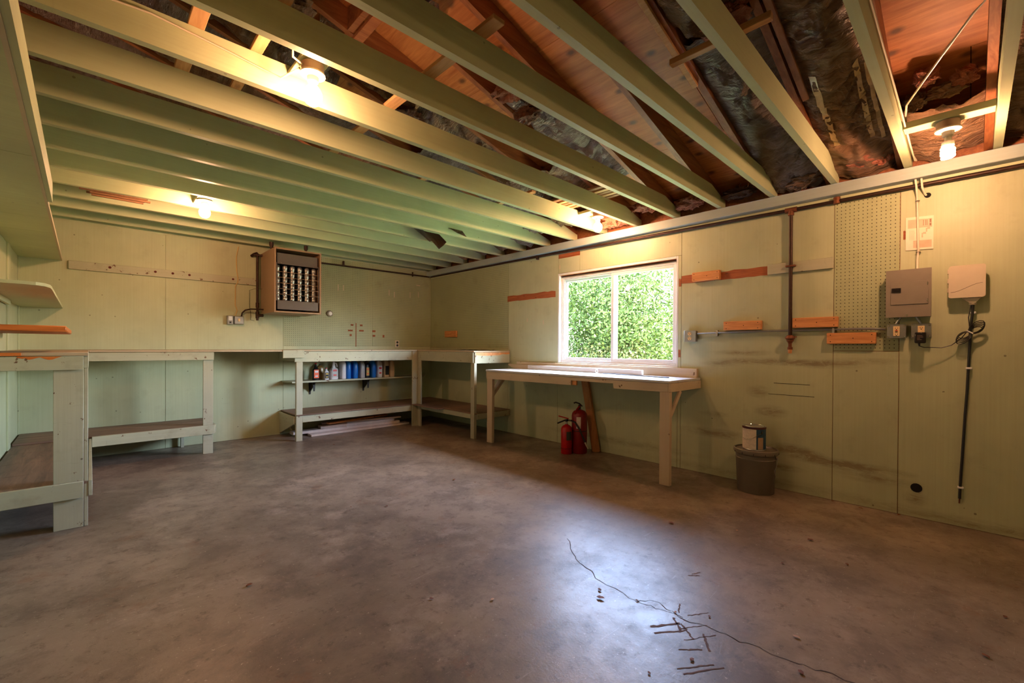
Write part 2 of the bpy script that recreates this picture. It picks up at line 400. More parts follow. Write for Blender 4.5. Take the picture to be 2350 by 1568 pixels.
for (x, y, l, a, w_) in [(-2.27, -5.31, .13, 2.55, .010), (-2.30, -5.345, .13, 2.5, .008), (-2.31, -5.33, .08, .8, .009), (-2.33, -5.39, .10, .9, .007), (-2.36, -5.44, .09, 2.4, .006), (-2.35, -5.46, .10, .6, .008), (-2.41, -5.50, .14, 2.55, .006), (-2.40, -5.53, .16, 2.6, .005),
                        (-2.20, -5.27, .07, .4, .005), (-1.83, -5.20, .06, 2.4, .006), (-1.80, -5.19, .05, 2.7, .005), (-2.20, -5.39, .12, 2.6, .003), (-2.24, -5.44, .14, 2.6, .003), (-2.11, -5.36, .10, 2.6, .003)]:
    p = [(x+math.cos(a)*l*t+R_.uniform(-.0025, .0025), y+math.sin(a)*l*t+R_.uniform(-.0025, .0025)) for t in [i/10 for i in range(11)]]
    obj('scrape_mark', ribbon(p, w_, .0010), m_stain, fl)

# right wall, built round the window opening
wr = thing('wall_right', None, None, (0, -3.8, 0), kind='structure')
WY0, WY1, WZ0, WZ1 = -4.205, -2.722, .952, 2.012
for (y0, y1, z0, z1) in [(YN, WY0, 0, H), (WY1, 0.14, 0, H), (WY0, WY1, 0, WZ0), (WY0, WY1, WZ1, H)]:
    obj('wall_frame', MB().box(.006, .13, y0, y1, z0, z1, 0), m_bare, wr)
g = .0015
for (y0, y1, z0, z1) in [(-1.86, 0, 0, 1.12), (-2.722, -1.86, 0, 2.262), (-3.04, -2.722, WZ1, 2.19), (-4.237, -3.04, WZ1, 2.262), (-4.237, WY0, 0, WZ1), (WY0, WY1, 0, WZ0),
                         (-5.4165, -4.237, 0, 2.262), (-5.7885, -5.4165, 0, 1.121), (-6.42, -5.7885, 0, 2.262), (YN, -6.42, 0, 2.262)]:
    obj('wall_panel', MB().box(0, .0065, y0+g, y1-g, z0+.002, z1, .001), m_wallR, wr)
for (y0, y1, z0, z1) in [(-1.86, 0, 1.12, 2.262), (-5.7885, -5.4165, 1.123, 2.262)]:
    obj('pegboard_panel', MB().box(0, .0065, y0+g, y1-g, z0+.001, z1, .001), m_pegy, wr)
# strips where shelf boards came away and left the bare sheathing
def rag(y0, y1, z0, z1, n=14, amp=.006):
    top = [(y0+(y1-y0)*i/n, z1+R_.uniform(-amp, amp)) for i in range(n+1)]; bot = [(y0+(y1-y0)*i/n, z0+R_.uniform(-amp, amp)*.5) for i in range(n+1)]
    return MB().prism(bot+top[::-1], -.0015, 0, 'yz')
for a in [(-2.681, -1.842, 1.742, 1.817), (-4.969, -4.237, 1.742, 1.815), (-4.236, -4.212, 1.72, 1.79), (-4.232, -4.212, 1.05, 1.12), (-3.04, -2.735, 2.205, 2.245), (-5.83, -5.805, 1.89, 1.95)]:
    obj('bare_strip', rag(*a), m_bare, wr)
for (y, z, h) in [(-3.438, 2.12, .07), (-3.482, 2.123, .06), (-2.487, 1.444, .05), (-2.21, 1.482, .045), (-2.745, 2.09, .05)]:
    obj('tape_mark', MB().box(-.001, 0, y-.007, y+.007, z-h/2, z+h/2, 0), m_grout, wr)
for (y, z, r) in [(-5.884, .202, .030), (-5.925, 2.165, .017)]:
    Mx = Matrix.Translation((-.001, y, z)) @ Matrix.Rotation(PI/2, 4, 'Y')
    obj('hole', MB().lathe([(r*(1+.12*math.sin(3)), -.0008), (r, .0008)], n=14, Mx=Mx), m_hole, wr)
for (a, b_) in [((-5.02, .856), (-5.27, .855)), ((-4.98, .765), (-5.30, .770))]:
    obj('scratch_line', MB().box(-.0008, 0, b_[0], a[0], a[1]-.0018, a[1]+.0018, 0), m_hole, wr)
t1 = obj('trim_1', MB().box(-.085, .0, YN, .0, 2.272, H, .004), m_ledge, kind='structure')
obj('trim_2', MB().box(-.012, 0, YN, -.02, 2.24, 2.271, .001), m_joisty, kind='structure')
obj('trim_3', MB().box(.02, .05, YN, .13, H, 2.62, 0), m_rafter, kind='structure')      # blocking at the eave

# back wall
wb = thing('wall_back', None, None, (-2.2, 0, 0), kind='structure')
obj('wall_frame', MB().prism([(XL-.1, 0), (.13, 0), (.13, zr(0)+.14), (XL-.1, zr(XL-.1)+.14)], .006, .13, 'xz'), m_wall, wb)
for (x0, x1, z0, z1) in [(XL, -3.428, 0, 2.345), (-3.428, -2.23, 0, 2.345), (-2.23, 0, 0, 1.135)]:
    obj('wall_panel', MB().box(x0+g, x1-g, 0, .0065, z0+.002, z1, .001), m_wall, wb)
for (x0, x1) in [(-2.23, -1.01), (-1.01, 0)]:
    obj('pegboard_panel', MB().box(x0+.0005, x1-.0005, 0, .0065, 1.137, 2.345, .001), m_pegx, wb)
for (x, z, h, w_) in [(-1.522, 1.957, .09, .012), (-1.448, 1.96, .08, .012), (-.743, 1.955, .09, .012), (-.655, 1.93, .09, .012), (-.382, 1.95, .09, .01), (-.232, 1.965, .09, .01), (-.236, 2.115, .014, .07)]:
    obj('tape_mark', MB().box(x-w_/2, x+w_/2, -.001, 0, z-h/2, z+h/2, 0), m_grout, wb)
for (x, z, h, w_) in [(-1.262, 1.30, .34, .012), (-1.345, 1.36, .022, .07), (-1.18, 1.362, .022, .07), (-1.32, 1.441, .024, .04), (-1.183, 1.44, .024, .04), (-.987, 1.36, .03, .05), (-.987, 1.292, .03, .04), (-.833, 1.289, .04, .028), (-1.34, 1.295, .03, .03)]:
    obj('rust_mark', MB().box(x-w_/2, x+w_/2, -.001, 0, z-h/2, z+h/2, 0), m_orange, wb)
# left wall and the wall behind the camera
wl = thing('wall_left', None, None, (XL, -3, 0), kind='structure')
obj('wall_frame', MB().box(XL-.13, XL-.0065, YN, .13, 0, zr(XL)+.14, 0), m_bare, wl)
for (y0, y1) in [(-.72, 0), (-1.94, -.72), (-3.16, -1.94), (-4.38, -3.16), (-5.6, -4.38), (YN, -5.6)]:
    obj('wall_panel', MB().box(XL-.0065, XL, y0+g, y1-g, .002, 2.5, .001), m_wall, wl)
obj('wall_batten', MB().box(XL, XL+.012, -.80, -.66, .28, 2.3, .002), m_wall, wl)
obj('wall_batten', MB().box(XL, XL+.010, -.03, -.0, .28, 2.3, .002), m_wall, wl)
wf = thing('wall_front', None, None, (-2, YN, 0), kind='structure')
obj('wall_panel', MB().prism([(XL-.1, 0), (.14, 0), (.14, zr(.14)+.14), (XL-.1, zr(XL-.1)+.14)], YN-.1, YN, 'xz'), m_wall, wf)

# window
win = thing('window_1', None, None, (.05, -3.46, .95), kind='structure')
obj('window_frame', MB().box(-.002, .125, WY1-.018, WY1, WZ0, WZ1, .001), m_white, win)
obj('jamb', MB().box(.0, .125, WY0, WY0+.018, WZ0, WZ1, .001), m_white, win)
obj('head_liner', MB().box(-.003, .004, WY0+.018, WY1-.018, WZ1-.022, WZ1, .001), m_white, win)
obj('head_board', MB().box(.004, .125, WY0+.018, WY1-.018, WZ1-.022, WZ1, .001), m_bare, win, 'bare brown wooden head board')
obj('stool', MB().box(.0, .125, WY0+.018, WY1-.018, WZ0, WZ0+.012, .001), m_white, win)
Y0, Y1, Z0, Z1 = WY0+.018, WY1-.018, WZ0+.012, WZ1-.042
def frame(mb, x0, x1, y0, y1, z0, z1, w_):
    mb.box(x0, x1, y0, y0+w_, z0, z1, .002); mb.box(x0, x1, y1-w_, y1, z0, z1, .002)
    mb.box(x0, x1, y0+w_, y1-w_, z0, z0+w_, .002); mb.box(x0, x1, y0+w_, y1-w_, z1-w_, z1, .002); return mb
fr = obj('window_frame', frame(MB(), .040, .118, Y0, Y1, Z0, Z1, .022).box(.09, .118, Y0, Y1, Z1, WZ1-.022, 0), m_tele if False else m_white, win)
YM = -3.475
for (a, b, x0, x1, nm) in [(YM-.005, Y1-.022, .078, .104, 'sash'), (Y0+.022, YM+.045, .045, .071, 'sash')]:
    s_ = obj(nm, frame(MB(), x0, x1, a, b, Z0+.022, Z1-.022, .034), m_white, win)
    obj('pane', MB().box((x0+x1)/2-.002, (x0+x1)/2+.002, a+.032, b-.032, Z0+.054, Z1-.054, 0), m_glass, s_)
obj('track', MB().box(.05, .06, YM+.05, Y1-.022, Z0+.02, Z0+.034, .001), m_white, win)
obj('track', MB().box(.05, .06, YM+.05, Y1-.022, Z1-.036, Z1-.022, .001), m_white, win)
obj('track', MB().box(.044, .05, Y1-.035, Y1-.022, Z0+.02, Z1-.02, .001), m_white, win)
obj('track', MB().box(.06, .066, Y1-.045, Y1-.022, Z0+.02, Z1-.02, .001), m_white, win)

# ------------------------------------------------------------------ ceiling: joists, rafters, sheathing, insulation
ce = thing('ceiling', None, None, (-2.2, -3.5, H), kind='structure')
ZB = 2.358; ZT = 2.503
for j in range(-4, 15):
    y = jy(j)
    poly = [(XL+.02, ZB), (-.002, ZB), (-.002, ZT-.075), (-.03, ZT-.072), (-.30, ZT), (XL+.02, ZT)]
    mb = MB().prism(poly, y-.038, y, 'xz')
    obj('ceiling_joist', mb, m_joist, ce)
    # rafter beside it
    x1 = XL-.09
    poly = [(x1, zr(x1)), (.3, zr(.3)), (.3, zr(.3)+.14), (x1, zr(x1)+.14)] if j < 15 else None
    poly = [(x1, zr(x1)), (.015, zr(.015)), (.015, zr(.015)+.14), (x1, zr(x1)+.14)]
    obj('rafter', MB().prism(poly, y+.0015, y+.0395, 'xz'), m_rafter, ce)
# plywood sheets (long way across the rafters)
for i in range(5):
    for k in range(4):
        xa, xb = .5-1.22*i, .5-1.22*(i+1); off = 1.2 if i % 2 else 0
        ya, yb = 1.2-2.44*k-off, 1.2-2.44*(k+1)-off
        ya, yb = min(ya, .14), max(yb, YN-.1)
        if ya-yb < .1: continue
        t0 = zr(0)+.142; n_ = lambda x: 2.522-.27*x
        xb_ = max(xb, XL-.13)
        vs = [(xa-.002, n_(xa)), (xb_+.002, n_(xb_)), (xb_+.002, n_(xb_)+.014), (xa-.002, n_(xa)+.014)]
        obj('roof_sheathing', MB().prism(vs, yb+.002, ya-.002, 'xz'), m_ply, ce)
obj('roof_covering', MB().prism([(.5, 2.537-.27*.5), (XL-.13, 2.537-.27*(XL-.13)), (XL-.13, 2.60-.27*(XL-.13)), (.5, 2.60-.27*.5)], YN-.1, .14, 'xz'), m_hole, ce)
def batt(k, x0, x1, mat, sag=.03, nz=1.0, drop=0.0, torn=False):
    ya, yb = jy(k)+.041, jy(k+1)-.001
    seed = k*3.7
    def fn(u, v):
        x = x0+(x1-x0)*u; y = ya+(yb-ya)*v
        e = math.sin(PI*v)
        n1 = noise.noise(Vector((x*3+seed, y*6, 1.3))); n2 = noise.noise(Vector((x*11, y*17+seed, 4.1))); n3 = noise.noise(Vector((x*22+n1*4, y*5+seed, 7.7)))
        z = zr(x)+.035-sag*e*(1+.6*n1) + nz*(.026*n1+.014*n2+.024*n3)*(.35+e) - drop*e
        if torn: x += .05*noise.noise(Vector((y*14, seed, u*3)))
        return (x, y, z)
    global fn0
    if k == 0 and x0 > -1: fn0 = fn
    n_u = max(8, int(abs(x1-x0)*40))
    return obj('insulation_batt', MB().grid(fn, n_u, 22), mat, ce)
def clump(x, y, z, r, mat, name='torn_insulation', seed=0, sq=(1, 1, .7)):
    def fn(u, v):
        th = u*2*PI; ph = v*PI; d = Vector((math.sin(ph)*math.cos(th), math.sin(ph)*math.sin(th), math.cos(ph)))
        k = 1+.55*noise.noise(d*2.2+Vector((seed, 0, 3)))+.35*noise.noise(d*5.5+Vector((seed, 4, 3)))+.15*noise.noise(d*12+Vector((seed, 4, 3)))
        return (x+d.x*r*k*sq[0], y+d.y*r*k*sq[1], z+d.z*r*k*sq[2])
    return obj(name, MB().grid(fn, 26, 16), mat, ce)
# bay: batts (the rest shows plywood)
batt(-4, -.02, -4.4, m_kraft); batt(-3, -.02, -4.4, m_kraft); batt(-2, -.02, -4.4, m_kraft)
batt(-1, -.02, -.54, m_kraft, .05, 1.5)
batt(0, -.02, -2.2, m_kraft, .05, 1.5); batt(0, -2.22, -4.3, m_kraft2, .05, 1.8)
batt(1, -.02, -1.62, m_kraft2, .045, 1.6); batt(1, -1.72, -4.3, m_kraft, .07, 2.2, .03, True)
batt(4, -.75, -1.95, m_kraft2, .05, 1.8, 0, True); batt(4, -2.7, -4.4, m_kraft, .05, 2)
batt(5, -.35, -1.15, m_kraft, .05, 1.5); batt(5, -3.1, -4.4, m_kraft2, .05, 1.5)
batt(6, -.3, -3.0, m_kraft, .05, 1.8, 0, True); batt(7, -.3, -1.9, m_kraft2, .05, 1.5); batt(7, -2.7, -4.4, m_kraft, .06, 2)
for k in range(8, 14): batt(k, -.1, -4.4, m_kraft if k % 2 else m_kraft2, .04)
# pale tape lines printed down the facing of the bay by the spiral bulb
for (ya_, yb_, xa, xb, hw) in [(-5.50, -5.50, -.40, -1.10, .017), (-5.685, -5.69, -.40, -1.08, .012), (-5.735, -5.73, -.36, -1.02, .010)]:
    mb = MB(); vs = []; fs = []
    for i in range(31):
        x = xa+(xb-xa)*i/30; yy = ya_+(yb_-ya_)*i/30
        for sg in (-1, 1):
            v = (yy+sg*hw-(jy(0)+.041))/(S-.042)
            p = fn0((x-(-.02))/(-2.18), v); vs.append((p[0], p[1], p[2]-.003))
    for i in range(30): fs.append((2*i, 2*i+1, 2*i+3, 2*i+2))
    obj('facing_tape', mb.add(vs, fs), m_tapes, ce)
sd = 1
for (x, y, z, r, mt, sq) in [(-.16, -5.60, 2.47, .075, m_pink, (1, 1.6, .7)), (-.13, -5.72, 2.46, .05, m_pink, (1, 1, 1)), (-.10, -5.22, 2.44, .07, m_kraft, (1, 1.8, .7)), (-.10, -4.78, 2.44, .06, m_kraftdk, (1, 2, .7)),
                          (-.12, -4.36, 2.45, .065, m_pink, (1, 1.8, .8)), (-.20, -4.0, 2.50, .08, m_pink, (1.2, 1.7, .8)), (-.14, -3.62, 2.47, .085, m_pink, (1, 1.7, 1)), (-.13, -3.53, 2.42, .06, m_pink, (1, 1.5, .7)),
                          (-.70, -5.95, 2.64, .045, m_pink, (1, 1.2, .9)), (-.64, -6.10, 2.61, .045, m_pink, (1, 1.2, .9)), (-.58, -5.90, 2.57, .05, m_kraft, (1, 1, .9)), (-.60, -6.02, 2.58, .05, m_kraft, (.7, 1.5, .7)),
                          (-2.0, -4.0, 2.86, .09, m_pink, (1, 1.4, .6)), (-1.8, -3.95, 2.78, .07, m_kraftdk, (1, 1.4, .7)), (-2.75, -3.98, 3.02, .1, m_kraftdk, (1.2, 1.2, .6)), (-1.7, -5.25, 2.80, .09, m_pink, (1, 1.3, .6)),
                          (-2.15, -5.2, 2.92, .1, m_kraft, (1, 1.3, .7)), (-2.05, -5.65, 2.9, .09, m_pink, (1.2, 1.2, .5)), (-3.5, -3.6, 2.95, .12, m_pink, (1, 1, .8)), (-3.25, -3.5, 3.0, .1, m_kraft, (1.2, 1.4, .6)),
                          (-3.0, -3.05, 3.05, .1, m_kraft2, (1.4, 1.2, .6)), (-.5, -2.75, 2.47, .06, m_kraft2, (2.0, 1.2, .6)), (-.5, -3.18, 2.50, .06, m_kraftdk, (2.5, 1.2, .6)), (-2.3, -3.1, 2.9, .1, m_kraftdk, (1.6, 1, .6))]:
    clump(x, y, z, r, mt, seed=sd*1.7, sq=sq); sd += 1
# loose boards laid across the joists and ties between the rafters
def across(x, y0, y1, z, wd=.064, th=.02, mat=None): return obj('cross_board', MB().box(x-wd/2, x+wd/2, y0, y1, z, z+th, .002), mat or m_fur, ce)
across(-2.79, -4.75, -2.95, ZT+.001); across(-3.47, -4.3, -3.35, ZT+.001, .05); across(-3.70, -4.3, -3.3, ZT+.001, .06); across(-1.99, -5.55, -5.11, ZT+.001, .035, .03)
across(-2.06, -3.1, -2.3, ZT+.001, .05); across(-1.5, -2.9, -2.0, ZT+.001, .05); across(-1.2, -3.45, -2.6, ZT+.001, .05)
obj('cross_board', MB().beam((-1.36, -4.955, zr(-1.36)-.012), (-2.25, -4.955, zr(-2.25)-.012), .034, .02), m_fur, ce)
obj('cross_board', MB().beam((-.95, -5.44, zr(-.95)-.012), (-1.9, -5.44, zr(-1.9)-.012), .034, .02), m_rafter, ce)
for k, x in [(4, -2.83), (5, -2.83), (6, -2.83)]:
    obj('blocking', MB().box(x-.019, x+.019, jy(k)+.041, jy(k+1), zr(x)+.002, zr(x)+.135, .001), m_rafter, ce)
obj('cross_board', MB().box(-2.86, -2.80, -4.19, -3.40, 3.03, 3.05, .001), m_rafter, ce)
# a stack of loose slats stored on the joists above the window bulb
SL = ['closest to the window wall', 'second from the window wall', 'fourth from the window wall', 'fifth from the window wall', 'lying on top of the right-hand ones', 'lying on top of the middle ones', 'farthest from the window wall']
for i, (x, z) in enumerate([(-.62, 0), (-.68, 0), (-.745, 0), (-.80, .0), (-.66, .02), (-.73, .02), (-.88, 0)]):
    o = obj('loose_slat', MB().box(x-.022, x+.022, -4.1+.05*(i % 3), -3.2-.04*(i % 2), ZT+.001+z, ZT+.019+z, .002), m_fur if i % 2 else m_lath, None)
    tag(o, 'thin loose slat above the window bulb, '+SL[i], 'slat', 'loose slats stored over the window bulb')
# strips of old lath tucked under the joists at the left
for i, (x0, x1, y, z, lab) in enumerate([(-4.09, -3.68, -1.275, 2.368, 'front upper'), (-4.03, -3.655, -1.262, 2.354, 'front lower'), (-4.02, -3.70, -1.245, 2.340, 'lowest'), (-4.07, -3.67, -1.23, 2.382, 'back upper'), (-4.05, -3.69, -1.215, 2.362, 'backmost')]):
    o = obj('lath_strip', MB().box(x0, x1, y-.012, y+.006, z-.0065, z+.0065, .001), m_lath)
    tag(o, lab+' brown lath strip in the bundle tucked under the far left joists', 'lath', 'bundle of brown lath strips between the joists')
# torn dark paper hanging below the joists
def scrap(pts, th=.002, mat=m_kraftdk, seed=0):
    c = Vector((sum(p[0] for p in pts)/len(pts), sum(p[1] for p in pts)/len(pts), sum(p[2] for p in pts)/len(pts)))
    mb = MB(); n = len(pts); cc = c+Vector((0, .03, 0))
    vs = [tuple(cc)]+pts; fs = [(0, 1+i, 1+(i+1) % n) for i in range(n)]
    mb.add(vs, fs); mb.add([(p[0]+.001, p[1]+th, p[2]) for p in vs], [f[::-1] for f in fs]); return mb
o = obj('paper_scrap', scrap([(-1.27, -1.788, 2.46), (-1.06, -1.788, 2.46), (-1.02, -1.88, 2.36), (-1.075, -1.90, 2.31), (-1.16, -1.93, 2.248), (-1.27, -1.95, 2.32)]), m_kraftdk)
tag(o, 'torn dark brown paper scrap hanging low between the green joists', 'paper scrap')
o = obj('paper_scrap', scrap([(-1.41, -1.788, 2.47), (-1.28, -1.788, 2.47), (-1.25, -1.93, 2.33), (-1.30, -1.95, 2.305), (-1.40, -1.97, 2.352)]), m_kraft2)
tag(o, 'pale grey facing scrap hanging beside the dark brown one', 'paper scrap')
o = obj('paper_scrap', scrap([(-1.22, -2.1935, 2.43), (-1.03, -2.1935, 2.43), (-1.05, -2.30, 2.338), (-1.10, -2.31, 2.36), (-1.18, -2.32, 2.352)]), m_kraft)
tag(o, 'small pinkish paper scrap peeking under a joist above the dark scrap', 'paper scrap')

# ------------------------------------------------------------------ ceiling lamps
def lamp(label, x, y, zp, box=True, spiral=False, zb=None, plate=.055):
    t = thing('ceiling_lamp', label, 'lamp', (x, y, zp))
    if box: obj('junction_box', MB().lathe([(.048, .002), (.050, .045), (.044, .048)], (x, y, zp), 20), m_boxgrey, t)
    obj('lamp_holder', MB().lathe([(.0195, -.038), (.024, -.034), (.026, -.012), (plate*.72, -.008), (plate, -.003), (plate, .004), (plate*.8, .006)], (x, y, zp), 26), m_porc, t)
    if not spiral:
        pr = [(.0001, -.145), (.016, -.142), (.030, -.132), (.039, -.116), (.042, -.100), (.040, -.085), (.032, -.068), (.022, -.055), (.0165, -.046), (.0165, -.038)]
        obj('bulb', MB().lathe(pr, (x, y, zp), 24), m_bulb if y > -3.9 else m_bulb_near, t)
    else:
        obj('bulb_base', MB().lathe([(.014, -.036), (.016, -.062), (.027, -.066), (.027, -.088), (.020, -.092)], (x, y, zp), 20), m_porc, t)
        pts = []
        for i in range(61):
            a = i/60*2*PI*3.2; pts.append((x+.024*math.cos(a), y+.024*math.sin(a), zp-.098-.052*i/60))
        obj('bulb', MB().tube(pts, .0075, 8), m_cfl, t)
    return t
L1 = lamp('lit globe bulb in porcelain holder in the nearest joist bay, upper left', -3.275, -3.985, 2.408)
obj('mounting_board', MB().box(-3.335, -3.215, jy(4)+.002, jy(5)-.04, 2.458, 2.476, .002), m_joisty, L1)
obj('cable', MB().tube([(-4.4, -3.826, 2.47), (-4.1, -3.826, 2.462), (-3.85, -3.826, 2.478), (-3.6, -3.826, 2.452), (-3.45, -3.83, 2.43), (-3.38, -3.87, 2.40), (-3.325, -3.96, 2.43)], .0045, 6), m_cable, L1)
obj('cable', MB().tube([(-3.36, -4.14, 2.50), (-3.40, -4.10, 2.44), (-3.38, -4.04, 2.42), (-3.325, -3.99, 2.435)], .0045, 6), m_cable, L1)
L2 = lamp('small lit bulb close under the far joists above the left benches', -3.316, -1.56, 2.378, box=False, plate=.058)
obj('mounting_board', MB().box(-3.375, -3.265, -1.70, jy(11)-.04, 2.388, 2.41, .002), m_joisty, L2)
L3 = lamp('lit bulb near the right wall just above the window', -.449, -3.60, 2.41)
obj('mounting_board', MB().box(-.52, -.40, jy(5)+.002, jy(6)-.04, 2.46, 2.485, .002), m_joisty, L3)
L4 = lamp('lit spiral bulb near the right wall at upper right', -.605, -6.035, 2.352, spiral=True)
obj('mounting_board', MB().box(-.655, -.565, jy(-1)+.002, jy(0)-.04, 2.40, 2.438, .003), m_joisty, L4)
o = obj('electric_cable', MB().tube([(-1.75, -6.05, 2.8), (-1.512, -6.161, 2.5), (-1.449, -6.129, 2.5), (-1.173, -6.026, 2.5), (-.921, -5.936, 2.5), (-.751, -5.873, 2.495), (-.66, -5.862, 2.47), (-.5, -5.858, 2.43), (-.3, -5.858, 2.42), (-.12, -5.86, 2.41), (-.04, -5.87, 2.40)], .005, 7), m_cable)
tag(o, 'loose white cable slanting across the bare plywood at upper right', 'cable')
o = obj('electric_cable', MB().tube([(-2.2, -5.857, 2.47), (-1.6, -5.857, 2.455), (-1.2, -5.857, 2.45), (-.9, -5.858, 2.44), (-.5, -5.862, 2.40), (-.10, -5.866, 2.385)], .0045, 7), m_cable)
tag(o, 'white cable stapled along the side of the last painted joist', 'cable')
def hook(x, y, z, label):
    pts = []
    for i in range(13):
        a = PI*.15+i/12*PI*1.15; pts.append((x-.02, y+.035*math.cos(a+PI), z-.03*math.sin(a)))
    pts = [(x-.005, pts[0][1], z+.05)]+pts
    tag(obj('wire_hook', MB().tube(pts, .0028, 6), m_chrome), label, 'hook')
hook(-.13, -5.70, 2.485, 'bent wire hook above the ledge beside the spiral bulb bay')
hook(-.13, -5.29, 2.450, 'bent wire hook hanging second from the right above the ledge')
hook(-.13, -4.83, 2.478, 'bent wire hook above the ledge between the window and downpipe')
hook(-.13, -4.40, 2.485, 'bent wire hook above the ledge nearest the window')

# ------------------------------------------------------------------ pipes
gp = thing('gas_pipe', 'dark iron pipe along the top of right wall with a drop', 'pipe', (-.03, -5.14, 1.2))
obj('pipe_run', MB().tube([(-.03, -.05, 2.268), (-.03, -2.0, 2.262), (-.03, -5.14, 2.232), (-.03, -7.5, 2.236)], .014, 10), m_iron, gp)
obj('drop_pipe', MB().tube([(-.03, -5.14, 2.23), (-.03, -5.141, 1.215)], .0135, 10), m_iron, gp)
obj('tee_fitting', MB().tube([(-.03, -5.10, 2.232), (-.03, -5.18, 2.232)], .021, 12).tube([(-.03, -5.14, 2.232), (-.03, -5.14, 2.19)], .021, 12), m_rust, gp)
obj('valve', MB().lathe([(.014, 0), (.024, .005), (.026, .02), (.034, .026), (.034, .034), (.022, .05), (.015, .055)], (-.03, -5.141, 1.19), 14).box(-.035, -.025, -5.185, -5.14, 1.226, 1.234, .001)
    .lathe([(.018, 0), (.018, .02), (.013, .022), (.013, .05), (.017, .052), (.017, .065), (.013, .07)], (-.03, -5.141, 1.13), 12), m_rust, gp)
obj('pipe_end', MB().lathe([(.012, 0), (.014, .01), (.014, .035)], (-.03, -5.141, 1.10), 12), m_pine, gp)
obj('pipe_strap', MB().box(-.046, -.010, -5.175, -5.107, 1.783, 1.797, .002), m_rust, gp)
obj('pipe_strap', MB().tube([(-.03, -5.435, 2.215), (-.03, -5.435, 2.262)], .022, 12), m_rust, gp)
obj('pipe_strap', MB().box(-.05, -.01, -2.42, -2.40, 2.22, 2.27, .002), m_iron, gp)
bp = thing('gas_pipe', 'thin dark pipe along the top of the pegboard on back wall', 'pipe', (-.9, -.03, 2.27))
obj('pipe_run', MB().tube([(-1.98, -.03, 2.262), (-.05, -.03, 2.268)], .011, 10), m_iron, bp)
obj('pipe_hanger', MB().box(-1.47, -1.45, -.045, -.015, 2.262, 2.33, .001), m_iron, bp)
obj('pipe_hanger', MB().box(-.36, -.352, -.045, -.015, 2.24, 2.31, .001), m_iron, bp)

# ------------------------------------------------------------------ benches
# left bench: L-shaped along the left wall and the back wall
b1 = thing('workbench', 'painted L-shaped workbench in the left corner with lower shelf', 'workbench', (-3.9, -1.1, 0))
TZ = 1.088
obj('worktop', MB().box(XL+.013, -4.035, -2.315, -.02, TZ-.02, TZ, .002), m_topwood, b1)
obj('worktop', MB().box(-4.033, -2.262, -.615, -.012, TZ-.02, TZ, .002), m_topwood, b1)
obj('worktop_edge', MB().box(XL+.013, -4.315, -2.330, -2.3155, TZ-.019, TZ-.001, .001), m_pineshelf, b1, 'bare orange wood edge strip')
obj('apron', MB().box(XL+.013, -4.056, -2.322, -2.300, .982, TZ-.023, .002), m_bench, b1)
pts_ = [(-4.335, 1.0645), (-4.33, 1.058), (-4.31, 1.052), (-4.30, 1.056), (-4.285, 1.046), (-4.27, 1.050), (-4.255, 1.056), (-4.24, 1.0605), (-4.225, 1.052), (-4.205, 1.044), (-4.19, 1.046), (-4.175, 1.054), (-4.15, 1.0645)]
obj('bare_patch', MB().prism(pts_, -2.3232, -2.3218, 'xz'), m_pineshelf, b1, 'chipped patch of bare orange wood')
obj('apron', MB().box(-4.056, -4.034, -2.300, -.62, .99, TZ-.023, .002), m_benchy, b1)
obj('apron', MB().box(-4.05, -3.085, -.620, -.600, .985, TZ-.023, .002), m_bench, b1)
obj('leg', MB().box(-4.188, -4.056, -2.298, -2.278, 0, 1.0, .002), m_benchz, b1)
obj('leg', MB().box(-4.054, -4.036, -2.296, -2.215, 0, 1.0, .002), m_benchz, b1)
obj('leg', MB().box(-3.176, -3.088, -.598, -.578, 0, .984, .002), m_benchz, b1)
obj('leg', MB().box(-3.30, -3.27, -.08, -.04, 0, .24, .002), m_benchz, b1)
obj('rail', MB().box(XL+.013, -4.056, -2.322, -2.300, .187, .289, .002), m_bench, b1)
obj('rail', MB().box(-4.034, -4.016, -2.30, -.62, .187, .284, .002), m_benchy, b1)
obj('rail', MB().box(-4.014, -3.078, -.622, -.600, .205, .300, .002), m_bench, b1)
obj('rail', MB().box(-3.084, -3.062, -.600, -.03, .21, .302, .002), m_benchy, b1)
for i in range(4):
    ya = -2.298+i*.43; obj('shelf_plank', MB().box(XL+.013, -4.04, ya, min(ya+.427, -.58), .266, .284, .002), m_shelfwoody, b1)
for (a, b_) in ((-.598, -.32), (-.312, -.02)):
    obj('shelf_plank', MB().box(XL+.013, -3.09, a, b_, .284, .302, .002), m_shelfwood, b1)
# corner bench: back wall run and right wall run
b2 = thing('workbench', 'pale green corner workbench with shelf below and bottles under its top', 'workbench', (-.9, -.9, 0))
TZ2 = 1.090
obj('worktop', MB().box(-2.26, -.012, -.615, -.012, TZ2-.018, TZ2, .002), m_topwood, b2)
obj('worktop', MB().box(-.625, -.012, -1.905, -.617, TZ2-.020, TZ2-.002, .002), m_topwood, b2)
obj('apron', MB().box(-2.28, -.70, -.600, -.578, .944, TZ2-.020, .002), m_bench, b2)
obj('apron_block', MB().box(-2.415, -2.18, -.626, -.603, .994, TZ2-.003, .002), m_bench, b2, 'short cream board over the left end of the apron')
obj('apron', MB().box(-2.282, -2.262, -.576, -.02, .955, TZ2-.020, .002), m_benchy, b2)
obj('apron', MB().box(-.617, -.597, -1.88, -.60, .938, TZ2-.022, .002), m_benchy, b2)
obj('apron', MB().box(-.600, -.012, -1.900, -1.880, .930, TZ2-.022, .002), m_bench, b2)
